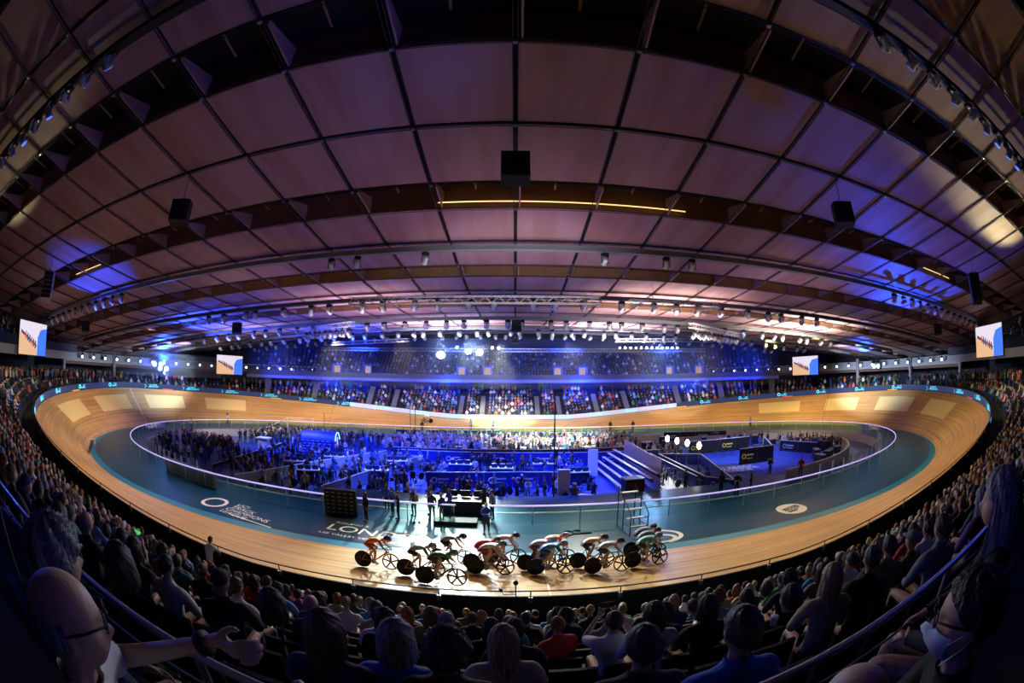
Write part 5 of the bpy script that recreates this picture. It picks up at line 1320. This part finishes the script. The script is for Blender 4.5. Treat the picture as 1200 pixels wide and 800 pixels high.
def podium(loc, lab):
    o = empty('podium', loc, 0, lab, 'podium'); MB().box((0, 0, .65), (1.3, .9, 1.3)).obj('column', M['white'], o); MB().box((0, 0, 1.35), (1.8, 1.2, .12)).obj('top', M['white'], o); return o
podium((-30.0, 3.2, IZ), 'white podium block on the blue carpet at the left')
def gate():
    o = empty('steel_gate_frame', (-31.5, 16.2, IZ), .5, 'pale steel frame with a sloping handrail at the back left', 'frame')
    for x in (-2, 0, 2): MB().box((x, 0, 1.3), (.14, .14, 2.6)).obj('upright', M['white'], o)
    MB().tube([(-5, 0, 1.2), (-2, 0, 2.6), (2.1, 0, 2.6)], .06, 6).obj('handrail', M['white'], o)
gate()
MB().prism([(10.9, -11.5), (13.9, -11.5), (13.7, 0), (11.6, 0)], -.985, -.98).obj('pale_floor_patch', M['white_mark'], fl)  # paler patch over the warm-up floor
# bleachers
def bleacher():
    o = empty('bleachers', (9.4, -4.0, IZ), 0, 'small grandstand of blue benches with a pale back panel in the infield', 'bleachers')
    L = 12.0; yaw = R(-87)
    fr = MB()
    for k in range(5):
        se = MB()
        for j in range(2): se.box((0, 0, 0), (L, .3, .05), rz=0); break
        b = se.obj('bench', M['mark_white'], o, loc=(-1.35+.55*k, -1, .42+.36*k), rz=yaw)
        MB().box((0, .25, 0), (L, .2, .04)).obj('footboard', M['blue_panel'], o, loc=(-1.35+.55*k, -1, .1+.36*k), rz=yaw)
        MB().box((0, 0, -.18), (L, .04, .3)).obj('riser', M['navy_panel'], o, loc=(-1.2+.55*k, -1, .40+.36*k), rz=yaw)
    for i in range(9):
        MB().box((0, 0, 1.45), (L/9-.08, .05, 2.7)).obj('back_panel', M['white'], o, loc=(1.55+.03*i, -6.5+i*L/9+.6, 0), rz=yaw)
    MB().box((1.6, -1, .9), (.1, L, .1)).box((-1.3, -1, .2), (.1, L, .1)).obj('frame', M['steel'], o)
bleacher()
def blackbox():
    o = empty('equipment_case', (8.5, -11.3, IZ), .1, 'black case with a dark red face beside the foot of the bleachers', 'case')
    MB().box((0, 0, .85), (1.5, 1.0, 1.7)).box((0, 0, 1.74), (1.6, 1.1, .08), mi=1).obj('case_body', [M['black'], M['steel']], o)
    M['darkred'] = mat('dark_red_panel', (.16, .01, .01), .5); MB().box((0, -.52, .85), (1.25, .03, 1.3)).obj('red_face', M['darkred'], o)
blackbox()
def led_wall():
    o = empty('led_wall', (-10.4, -18.75, -.01), R(4), 'black perforated panel wall standing at the fence left of the gate', 'panel')
    MB().box((0, 0, .8), (2.0, .3, 1.6)).obj('wall_body', M['black'], o)
    mb = MB()
    for i in range(5):
        for j in range(6): mb.box((-.8+.38*i, -.16, .2+.24*j), (.2, .02, .07))
    mb.obj('vent_slots', M['steel'], o)
led_wall()
def step_tower():
    o = empty('step_ladder', (5.9, -20.3, 0), R(8), 'tall dark step ladder with white treads on the near apron', 'ladder')
    mb = MB()
    for x in (-.5, .5):
        for y in (-.9, .1, .9): mb.cyl((x, y, 0), (x, y, 1.15+(y+.9)*.65), .028, 6)
        mb.tube([(x, -.9, 1.2), (x, .9, 2.35)], .025, 6)
        mb.tube([(x, -.9, .5), (x, .9, .5)], .02, 6); mb.tube([(x, -.9, .06), (x, .9, .06)], .02, 6)
    for z in (.5, 1.0): mb.tube([(-.5, -.9, z), (.5, -.9, z)], .02, 6)
    mb.obj('frame', M['dark'], o)
    for k in range(5): MB().box((0, -.7+.32*k, .45+.4*k), (1.0, .26, .04)).obj('tread', M['white'], o)
step_tower()
# poles
for (x, y, z0, h, lab) in ((2.4, -12.9, IZ, 8.2, 'tall thin dark pole in front of the pits'), (-14.9, 22.3, IZ, 8, 'thin pole right of a pair at the far left of the guest area'), (-15.6, 22.1, IZ, 8, 'thin pole left of a pair at the far left of the guest area'), (-28, 17.5, IZ, 3.4, 'short pole at the back left of the infield')):
    MBx = MB().cyl((0, 0, 0), (0, 0, h), .045, 8).box((0, 0, .03), (.5, .5, .06)); o = MBx.obj('pole', M['dark'], loc=(x, y, z0)); tag(o, lab, 'pole')
def totem(loc, lab, m='white'):
    o = empty('banner_totem', loc, 0, lab, 'totem'); MB().box((0, 0, 1.3), (.9, .25, 2.6)).obj('banner', M[m], o); MB().box((0, 0, .04), (1.1, .5, .08)).obj('foot', M['steel'], o)
totem((3.3, -11.2, IZ), 'white banner column in front of the pits right of the pole'); totem((7.0, -3.0, IZ), 'white banner column beside the top of the bleachers')
# lamp stands that glow on the infield
M['bulb_hot'] = mat('work_lamp_glow', (1, 1, 1), .5, emit=(1, .93, .85), es=14)
for k, (x, y) in enumerate(((15.9, 1.2), (16.3, -.6), (16.7, -2.4), (17.1, -4.4))):
    o = empty('work_lamp', (x, y, IZ), .3, '%s glowing white work lamp in the row of four, counted from the back' % ordinal(k+1), 'lamp')
    MB().cyl((0, 0, 0), (0, 0, 2.3), .04, 8).tube([(-.5, 0, 0), (0, 0, .7), (.5, 0, 0)], .025, 6).obj('stand', M['steel'], o)
    mb = MB(); mb.lathe([(.02, -.34), (.13, -.28), (.2, -.14), (.22, .0), (.2, .14), (.13, .28), (.02, .34)], (0, 0, 2.65), 14); g = mb.obj('lamp_globe', M['bulb_hot'], o, True)
# tables, benches, pit boxes
def table(loc, yaw, L, m, lab, cloth=True):
    hold(loc[0], loc[1], L*.36)
    o = empty('table', loc, yaw, lab, 'table'); MB().box((0, 0, .74), (L, .75, .04)).obj('tabletop', M[m], o)
    for x in (-L/2+.1, L/2-.1):
        for y in (-.3, .3): MB().box((x, y, .36), (.05, .05, .72)).obj('leg', M['steel'], o)
    return o
tb = [(-3.4, -13.5, .05, 3.2, 'white', 'long white table behind the near gate'), (-.4, -13.9, .02, 2.4, 'white', 'white table right of the one behind the near gate'), (5.4, -12.2, -.5, 2.4, 'sponsor', 'timber topped table left of the bleachers foot'), (6.6, -13.8, -.6, 2.0, 'white', 'white table left of the dark red case'),
      (-6.6, -12.6, .05, 2.4, 'white', 'white table at the left behind the near gate')]
for t in tb: table((t[0], t[1], IZ), *t[2:6][:1], t[3], t[4], t[5])
def black_desk(): 
    o = empty('control_desk', (-3.3, -16.2, -.3), 0, 'black equipment desk just inside the near gate', 'desk'); MB().box((0, 0, .55), (2.6, 1.2, 1.1)).obj('desk_body', M['black'], o)
    MB().box((0, -.1, 1.14), (2.8, 1.5, .06)).obj('desk_top', M['dark'], o)
    for x in (-.8, 0, .8): MB().box((x, .2, 1.4), (.6, .06, .4)).obj('monitor', M['black'], o)
black_desk()
o = empty('dark_floor_case', (-3.6, -18.6, 0), 0, 'flat black case lying on the apron by the gate', 'case'); MB().box((0, 0, .12), (2.4, .9, .24)).obj('case_lid', M['black'], o); MB().box((0, -.46, .12), (.3, .03, .05)).obj('handle', M['steel'], o)
o = MB().torus((0, 0, .03), .3, .035, 20, 6, 'Z').torus((.45, .1, .03), .28, .035, 20, 6, 'Z').box((.9, 0, .04), (.6, .3, .07)).obj('coiled_cable', M['black'], loc=(2.5, -20.2, .0)); tag(o, 'black coiled cable lying on the near apron', 'cable')
for i in range(7):
    for j in range(2):
        x = -11+4*i; y = 9.5+5*j+(i % 2)*.8
        table((x, y, IZ), rng.uniform(-.2, .2), 1.8, 'white', 'white guest table, %s from the left in the %s row' % (ordinal(i+1), ('front', 'back')[j]))
box_me = {}
for i in range(26):
    a = i/25; c = tp(60+80*0+ (30+40*a), -9.5-(i % 3)*1.3, IZ) if i % 2 else tp(34+56*a, -12.6-(i % 3)*.9, IZ)
    w, d, h = rng.uniform(.7, 1.5), rng.uniform(.5, .9), rng.uniform(.6, 1.3)
    o = empty('pit_box', c, rng.uniform(0, 3), 'dark equipment box among the team pits along the right curved wall', 'box', 'team equipment boxes at the right')
    MB().box((0, 0, h/2), (w, d, h)).obj('box_body', M['navy_panel'], o); MB().box((0, 0, h+.02), (w+.04, d+.04, .05)).obj('lid', M['steel' if i % 3 else 'grey_panel'], o)
# folded bicycles in the pits
for i in range(44):
    x, y = free(-21, 6, -12, 0, .75)
    if i > 34: x, y = free(13.0, 14.2, -9, 0, .6)
    bicycle((x, y, IZ), rng.uniform(0, 6.28), .08, i % 3, rng.choice([(.1, .2, .6), (.5, .5, .6), (.02, .02, .03), (.5, .1, .05)]), 'track bicycle parked among the infield pits', 'bicycles in the pits', 1.05)
def chair_proto():
    o = empty('folding_chair', (0, 0, IZ), 0, 'dark folding chair in the infield pits', 'chair', 'folding chairs in the pits')
    MB().box((0, 0, .45), (.44, .42, .04)).obj('seat', M['navy_panel'], o); MB().box((0, -.2, .72), (.44, .04, .32)).obj('backrest', M['navy_panel'], o)
    for x in (-.2, .2):
        for y in (-.18, .18): MB().box((x, y, .22), (.03, .03, .44)).obj('leg', M['steel'], o)
    return o
ch0 = chair_proto()
for i in range(46):
    o = ch0 if i == 0 else copy_tree(ch0)
    o.location = (*free(-22, 6, -12.3, 1, .35), IZ) if i < 34 else (*free(19, 31, -1, 11, .35), IZ); o.rotation_euler = (0, 0, rng.uniform(0, 6.28))
def rack_proto():
    o = empty('wheel_rack', (0, 0, IZ), 0, 'rack of spare wheels standing in the infield pits', 'rack', 'wheel racks in the pits')
    MB().tube([(-.9, 0, 0), (-.9, 0, 1.1), (.9, 0, 1.1), (.9, 0, 0)], .025, 6).obj('rack_frame', M['steel'], o)
    for k in range(4): link('wheel', SPK if k % 2 else DISC, o, (-.6+.4*k, .0, .75), 1.2)
    return o
rk = rack_proto()
for i in range(16):
    o = rk if i == 0 else copy_tree(rk)
    o.location = (*free(-22, 6, -12, 1, .8), IZ) if i < 12 else (*free(12.9, 14.2, -9, 0, .6), IZ); o.rotation_euler = (0, 0, rng.uniform(0, 6.28))
def canopy(loc, yaw, w, d, m, lab):
    o = empty('pit_counter', loc, yaw, lab, 'counter')
    MB().box((0, 0, .55), (w, d, 1.1)).obj('counter_body', M[m], o); MB().box((0, 0, 1.13), (w+.1, d+.1, .06)).obj('counter_top', M['white'], o)
    for x in (-w/3, 0, w/3): MB().box((x, 0, 1.35), (.5, .3, .34)).obj('case_on_top', M['navy_panel'], o)
for i, (x, y, a, m) in enumerate(((-20.5, -6, .3, 'blue_panel'), (-17.6, -8.8, .35, 'navy_panel'), (-18, -2, .3, 'blue_panel'), (-12, -6.5, .25, 'blue_panel'), (-11.4, -1.8, .2, 'blue_panel'), (-5.2, -2.2, 0, 'blue_panel'), (-1.3, -3.6, 0, 'blue_panel'), (2.6, -1.6, 0, 'blue_panel'), (5.2, -5.6, 0, 'navy_panel'))):
    hold(x, y, 1.0); canopy((x, y, IZ), a, 2.0, .7, m, '%s pit counter with cases on top, counted from the left' % ordinal(i+1))
# ---- people of the infield
nfig = ['stand', 'stand_fold', 'stand_short']
def staff(x, y, z, yaw, top, pants, lab, fig=None, hair=None, sc_=1.0):
    fig = fig or rng.choice(nfig); hair = hair or rng.choice(['short', 'short', 'long', 'bun']); hc = rng.choice(['black', 'dark brown', 'brown', 'blond'])
    return person(fig, (x, y, z), yaw, hair, hc, top, pants, rng.choice([0, 0, 1, 2]), lab, 'people on the infield', sc_, 'standing_person')
named = [(-1.8, -20.1, 0, 3.0, 'blue', 'brown', 'person in a blue shirt and brown trousers standing at the gate in the fence', 'stand_fold'), (-2.7, -18.4, 0, .6, 'light blue', 'black', 'person in a pale shirt and dark shorts just inside the gate', 'stand_short'),
 (-8.6, -19.4, 0, 2.4, 'black', 'black', 'person in black on the apron right of the perforated panel wall', 'stand'), (-7.4, -18.0, 0, 1.4, 'navy', 'navy', 'person in navy left of the gate', 'stand'), (-6.9, -18.6, 0, 2.0, 'navy', 'black', 'person in a navy top with arms folded left of the gate', 'stand_fold'),
 (-5.0, -18.2, 0, 2.9, 'black', 'black', 'person in black at the left gate post', 'stand'), (-4.4, -18.5, 0, 1.0, 'navy', 'beige', 'person in beige trousers at the left gate post', 'stand'), (-4.1, -17.4, 0, 2.3, 'blue', 'black', 'person in a blue top behind the gate', 'stand_fold'), (-5.7, -19.0, 0, .8, 'black', 'black', 'person in black shorts and top at the left gate post', 'stand_short'), (-6.2, -17.6, 0, 2.6, 'dark grey', 'black', 'person in dark grey behind the left gate post', 'stand'), (-5.3, -17.3, 0, 1.9, 'navy', 'navy', 'person all in navy behind the gate, arms folded', 'stand_fold'), (-1.6, -17.6, 0, 2.2, 'grey', 'black', 'person in a grey top right of the gate desk', 'stand'), (-2.1, -16.9, 0, .2, 'black', 'brown', 'person in brown trousers behind the gate desk', 'stand_fold'), (-8.0, -17.1, 0, 2.8, 'blue', 'black', 'person in a blue top behind the perforated panel wall', 'stand'),
 (21.7, -14.9, 0, 2.8, 'red', 'navy', 'person in a red top outside the fence on the right', 'stand'), (13.7, -15.7, 0, .3, 'black', 'black', 'person in black at the fence right of the middle', 'stand'), (14.5, -16.6, 0, 2.5, 'black', 'black', 'tall person in black by the fence, arms folded', 'stand_fold'),
 (17.6, -13.6, IZ, 1, 'black', 'black', 'person in black with folded arms behind the fence on the right', 'stand_fold'), (22.5, -9.2, IZ, 3, 'black', 'black', 'person in black standing alone on the blue carpet', 'stand_fold'), (19.2, -13.6, 0, 2, 'dark grey', 'grey', 'person in grey inside the fence at the right', 'stand_short'),
 (15.4, -10.0, IZ, 2, 'blue', 'navy', 'person in a bright blue top inside the blue walled pen', 'stand'), (-30, 5.2, IZ, 3.1, 'black', 'black', 'person in black behind the white podium', 'stand'), (-19.6, -15.2, 0, 2.0, 'green', 'black', 'person in a green vest outside the fence on the left', 'stand_short'),
 (-18.2, -11, IZ, 1, 'red', 'black', 'person in a red vest in the left pits', 'stand'), (-15.6, -10, IZ, 1, 'green', 'black', 'person in a green top in the left pits', 'stand'), (-16.6, -14.0, IZ, 2, 'yellow', 'black', 'person in a yellow jacket behind the fence on the left', 'stand_fold'),
 (-14.3, -15.8, 0, .4, 'beige', 'black', 'person in a beige top by the fence on the left', 'stand'), (-13.2, -15.6, 0, 1.8, 'black', 'black', 'person with bare arms by the fence on the left', 'stand_short'), (-9, 19, IZ, 3, 'red', 'black', 'person in red at the back of the guest area', 'stand'),
 (-6.6, 24.2, 0, 3.1, 'light blue', 'navy', 'official in pale blue beyond the guests, left of a pair', 'stand'), (-3.2, 24.2, 0, 3.1, 'light blue', 'navy', 'official in pale blue beyond the guests, right of a pair', 'stand'), (14.2, 20.8, 0, 0, 'black', 'black', 'dark clothed official on the far apron right of the middle', 'stand'),
 (17.6, 20.4, 0, 0, 'black', 'black', 'dark clothed official furthest right of the middle on the far apron', 'stand'), (-13.4, 20.2, 0, 0, 'black', 'black', 'dark clothed official on the far apron left of the middle', 'stand'), (-43.4, 12.8, 0, 0, 'white', 'black', 'person in a white top on the far left apron', 'stand'),
 (35.5, 15.5, 0, 3, 'light blue', 'black', 'person in pale blue at the far right end of the fence', 'stand'), (-42.9, 3.2, 0, 2, 'beige', 'black', 'person in beige at the left turn of the fence', 'stand')]
for (x, y, z, yw, t, p_, lab, fg) in named: hold(x, y, .25); staff(x, y, z, yw, t, p_, lab, fg)
M_ = [(11.4, 13.8, -10, -1, 14, ['black', 'white', 'black'], 'rider or helper in the warm-up area beside the bleachers'), (-20, -9, -13, 2, 42, ['navy', 'blue', 'white', 'black', 'blue'], 'team helper among the left pits'), (-8, 6, -6, 1.5, 26, ['blue', 'white', 'navy', 'black'], 'team helper in the middle pits'), (-6, 6, -13, -8, 9, ['navy', 'white', 'black'], 'helper at the tables behind the near gate')]
ct = 0
for (x0, x1, y0, y1, n, cs, lab) in M_:
    for i in range(n):
        x, y = free(x0, x1, y0, y1, .28); t = rng.choice(cs); ct += 1
        staff(x, y, IZ, rng.uniform(0, 6.28), t, rng.choice(['black', 'navy', 'grey']), '%s, %s top' % (lab, t))['group'] = lab+', '+t
# guests as a standing crowd
r3 = random.Random(9); g1_ = []; g2_ = []
for i in range(430):
    x, y = free(-16, 16, 7.4, 19.8, .2, r3)
    (g1_ if True else g2_).append(((x, y, IZ), r3.uniform(0, 6.28), 'stand' if r3.random() < .7 else 'sit'))
crowd('guest_crowd', g1_, 'light', 'dense crowd of guests in pale shirts across the back of the infield')
for i in range(150):
    s = r3.uniform(185, 216); d = r3.uniform(-18, -8.2); p = tp(s, d, IZ); g2_.append((p, r3.uniform(0, 6.28), 'stand'))
for i in range(190): g2_.append(((*free(-36, -17, 4.5, 15.5, .25, r3), IZ), r3.uniform(0, 6.28), 'stand'))
for i in range(60): g2_.append(((*free(-27, -20, -10, 1, .25, r3), IZ), r3.uniform(0, 6.28), 'stand' if r3.random() < .5 else 'sit'))
crowd('guest_crowd', g2_, 'dark', 'crowd standing at the left end of the infield')
g3_ = [(tp(r3.uniform(50, 95), r3.uniform(-16, -11.8), IZ), r3.uniform(0, 6.28), 'sit' if r3.random() < .6 else 'stand') for i in range(70)]
crowd('guest_crowd', g3_, 'dark', 'team people seated along the far right of the infield')
g4_ = [((*free(-23, 6, -12.4, 2, .22, r3), IZ), r3.uniform(0, 6.28), 'sit' if r3.random() < .5 else 'stand') for i in range(170)]+[((r3.uniform(15.5, 19), r3.uniform(3, 9), IZ), r3.uniform(0, 6.28), 'sit') for i in range(30)]
crowd('pit_crowd', g4_, 'dark', 'team helpers and riders crowding between the pits in the infield middle')
# ================================================================ HAZE
def haze(name, lo, hi, dens, lab):
    m = bpy.data.materials.new(name); m.use_nodes = True; nt = m.node_tree; nt.nodes.clear()
    out = nt.nodes.new('ShaderNodeOutputMaterial'); v = nt.nodes.new('ShaderNodeVolumeScatter'); v.inputs['Density'].default_value = dens; v.inputs['Anisotropy'].default_value = .35; v.inputs['Color'].default_value = (.8, .88, 1, 1)
    nt.links.new(v.outputs[0], out.inputs['Volume'])
    c = [(a+b_)/2 for a, b_ in zip(lo, hi)]; d = [b_-a for a, b_ in zip(lo, hi)]
    o = MB().box(c, d).obj(name, m); o['kind'] = 'stuff'; tag(o, lab, 'haze'); return o
haze('end_haze', (-66, 2, 6.8), (-48, 24, 10.3), .035, 'blue lit haze round the lamps at the left end')
haze('stage_haze', (-47, 15, 6.5), (47, 36.5, 14.6), .007, 'thin stage haze hanging under the roof before the far stand')
# ================================================================ LIGHT
w = bpy.data.worlds.new('world'); sc.world = w; w.use_nodes = True
w.node_tree.nodes['Background'].inputs[0].default_value = (.01, .012, .03, 1); w.node_tree.nodes['Background'].inputs[1].default_value = .06
def spot(loc, tgt, pw, col, ang=70, blend=.6, size=.5, spec=1.):
    l = bpy.data.lights.new('spot', 'SPOT'); l.energy = pw; l.color = col; l.spot_size = R(ang); l.spot_blend = blend; l.shadow_soft_size = size; l.specular_factor = spec
    o = bpy.data.objects.new('spot_light', l); COL.objects.link(o); o.location = loc
    o.rotation_euler = (V(tgt)-V(loc)).to_track_quat('-Z', 'Y').to_euler(); return o
def area(loc, tgt, pw, col, sx, sy=None, spread=PI):
    l = bpy.data.lights.new('area', 'AREA'); l.energy = pw; l.color = col; l.shape = 'RECTANGLE'; l.size = sx; l.size_y = sy or sx; l.spread = spread
    o = bpy.data.objects.new('area_light', l); COL.objects.link(o); o.location = loc; o.rotation_euler = (V(tgt)-V(loc)).to_track_quat('-Z', 'Y').to_euler(); return o
WARM, GOLD, WHITE, BLUE, TEAL = (1, .8, .55), (1, .66, .3), (.9, 1, .95), (.02, .07, 1), (.3, .85, .9)
K = 1.0
# boards: lamps over the infield edge thrown outwards
for i in range(22):
    s = i*250/22+4; p = tp(s, -9, 13.0); t = surf(s, .6)
    x, y, nx, ny, b = track_at(s)
    left = x < -15; right = x > 15; farc = y > 10 and not left and not right
    c = (1, .72, .55) if left else ((1, .7, .28) if right else ((1, .84, .56) if y > 0 else (1, .78, .4)))
    pw = 11500 if (y > 0) else 6900
    if left: pw *= 1.3
    if y < -18 and not left and not right: pw = 5000
    spot(p, surf(s, .45), pw*.82*K, c, 86, 1., .6, .3)
# white key light on the near straight from the left and above
spot((-9, 6, 13.4), (-2.2, -24.0, 0), 60000*K, (.86, 1., .92), 26, .5, .35)
spot((-4.5, -2, 13.6), (-3.8, -23.5, 0), 22000*K, (.9, 1., .95), 34, .7, .3)
spot((6, -2, 13.6), (6.0, -24.5, 0), 9000*K, (.95, .95, .75), 44, .7, .3)
spot((-7.2, 26, 13.5), (-2, -18, 0), 60000*K, (.9, 1, 1), 22, .7, .6)
spot((-2, 20, 13.4), (-2, 30, 2.0), 48000*K, (1, .97, .9), 48, .7, .6)
# far stand
for x in (-26, -9, 9, 26): spot((x, 12, 12.8), (x*1.1, 36, 3.4), 9000*K, (.8, .85, 1), 46, .6, .5, 0)
for x in (-40, -24, -8, 8, 24, 40): spot((x, 22, 12.2), (x*1.05, 41, 9.5), 10000*K, BLUE, 100, .6, .8, 0)
# infield blue and white
for (x, y, tx, ty, pw, a) in ((-24, -2, -22, 4, 26000, 75), (-10, -6, -12, -3, 34000, 75), (2, -8, 2, -6, 26000, 75), (-8, 6, -10, 10, 16000, 70), (24, 0, 26, 1, 9000, 75), (-38, 4, -37, 4, 5000, 80), (8, -2, 5, -1, 16000, 60)):
    spot((x, y, 13.2), (tx, ty, IZ), 1.5*pw*K, BLUE, a, .7, .6, .6)
spot((-12, -3, 13.2), (-13, -5, 0), 5000*K, (.6, .75, 1), 70, .7, .6, .3); spot((2, -6, 13.2), (2, -6, 0), 4000*K, (.6, .75, 1), 60, .7, .6, .3); spot((6, 4, 13.4), (4, 15, 0), 42000*K, (1, .97, .95), 62, .7, .6, .3)
spot((13, -3, 13.4), (12.4, -5.5, 0), 11000*K, (.85, .95, 1), 34, .7, .6, .3)
spot((-26, 4, 12.6), (-27, 7, 0), 5000*K, (.7, .8, 1), 70, .7, .6, .3); spot((-36, -4, 12.4), (-37, 8, 0), 9000*K, (1, .85, .65), 70, .7, .6, .3)
spot((25, -4, 12.6), (25, 0, 0), 7000*K, (.9, .95, 1), 60, .7, .6, .3); spot((32, 2, 12.4), (35, 4, 0), 5000*K, (1, .85, .65), 60, .7, .6, .3)
for (x, y, pw) in ((-40, -12, 5000), (-20, -17, 4500), (38, -10, 5000), (18, -17, 4500), (40, 8, 4000), (-40, 10, 4000), (0, 18, 6000)): spot((x*.8, y*.7, 13), (x, y*1.25, 0), pw*.22*K, TEAL, 85, .8, .8, .8)
# roof
for (x, y, pw, c) in ((-19, -17, 70, (.75, .5, .6)), (0, -21, 150, (.82, .5, .74)), (19, -17, 130, (.7, .5, .8)), (-13, -7, 900, (.85, .62, .7)), (13, -7, 2000, (1, .8, .7)), (32, -4, 3600, (.95, .85, .7)), (-32, 2, 700, (.5, .5, .9)), (-8, 8, 3000, (.8, .78, 1)), (12, 12, 4200, (.9, .85, 1)), (0, 24, 500, (.6, .65, 1))):
    area((x, y, 8.6), (x, y+3, 20), pw*K, c, 9, 6, R(120))
spot((-36, -20, 8), (-33, -22, 16), 6000*K, BLUE, 64, .3, .3); spot((38, -14, 8), (31, -22, 16), 15000*K, BLUE, 72, .4, .3)
spot((-38, -6, 8), (-30, -2, 15), 30000*K, BLUE, 100, .5, .3); spot((-20, 10, 8), (-22, 10, 15), 14000*K, BLUE, 110, .5, .3)
spot((-42, -28, 10), (-27, -36, 16), 5000*K, (1, .85, .45), 26, .5, .3); spot((42, -28, 10), (26, -35, 16), 9000*K, (1, .8, .4), 34, .5, .3)
spot((0, 22, 11.5), (0, 40, 15), 3000*K, BLUE, 120, .5, .5)
for x in (-34, -12, 12, 34): spot((x, 33, 6.9), (x*1.02, 46, 5.6), 5200*K, BLUE, 120, .8, .4, 0)
spot((3, -34, 9.2), (-20, -33, 18.5), 1100*K, (.05, .08, 1), 100, .8, .3, 0)
spot((0, -27, 10), (0, -15.6, 13), 1800*K, (.85, .9, 1), 90, .8, .3, 0)
# bends' concourses
for sg in (-1, 1): spot((sg*45, 8, 10), (sg*64, 6, 7.0), 8000*K, (.6, .75, 1), 100, .6, .5, 0)
spot((-57, 10.5, 9.0), (-48, 3, 16), 26000*K, (.02, .1, 1), 60, .6, .3, 0); spot((-52, 9, 8.6), (-66, 16, 8.9), 12000*K, BLUE, 50, .6, .3, 0); spot((57, 10, 9.0), (48, 3, 16), 10000*K, (.02, .1, 1), 56, .6, .3, 0)
spot((-11.6, 25.6, 13.2), (-4, -20, 3), 30000*K, (.3, .5, 1), 40, .8, .25, .2); spot((24, 27.5, 13.3), (20, 0, 2), 10000*K, (.3, .5, 1), 60, .8, .5, 0); spot((-6, 25.6, 13.3), (-3, -20, 3), 24000*K, (.3, .5, 1), 40, .8, .25, 0)
# near stand: warm rim from the boards, blue from both sides
spot((-14, -10, 13.4), (-20, -33, 2.5), 1500*K, (1, .8, .5), 60, .7, .3, .5); spot((14, -10, 13.4), (20, -33, 2.5), 1500*K, (1, .75, .4), 60, .7, .3, .5); spot((0, -8, 13.2), (0, -34.5, 3), 700*K, (1, .88, .6), 40, .8, .3, .5); spot((-6, -12, 13.6), (-1, -38.5, 6), 2400*K, (1, .86, .5), 26, .8, .15)
spot((-26, -37, 15.5), (-2, -40, 6.4), 1900*K, (.02, .08, 1), 26, .6, .15); spot((20, -40, 16), (3, -40, 6.4), 800*K, (.03, .1, 1), 34, .6, .15)
spot((-36, -28, 12), (-46, -27, 5), 1300*K, (1, .9, .7), 90, .6, .3, 0); spot((36, -28, 12), (46, -27, 5), 1300*K, (1, .85, .6), 90, .6, .3, 0)
sc.view_settings.view_transform = 'Standard'; sc.view_settings.look = 'None'; sc.view_settings.gamma = 1; sc.view_settings.exposure = 0.15; sc.view_settings.use_curve_mapping = False
sc.cycles.use_denoising = True; sc.cycles.max_bounces = 5; sc.cycles.volume_bounces = 0; sc.cycles.diffuse_bounces = 2; sc.cycles.glossy_bounces = 2; sc.cycles.transparent_max_bounces = 12; sc.cycles.caustics_reflective = False; sc.cycles.caustics_refractive = False
sc.cycles.sample_clamp_indirect = 4
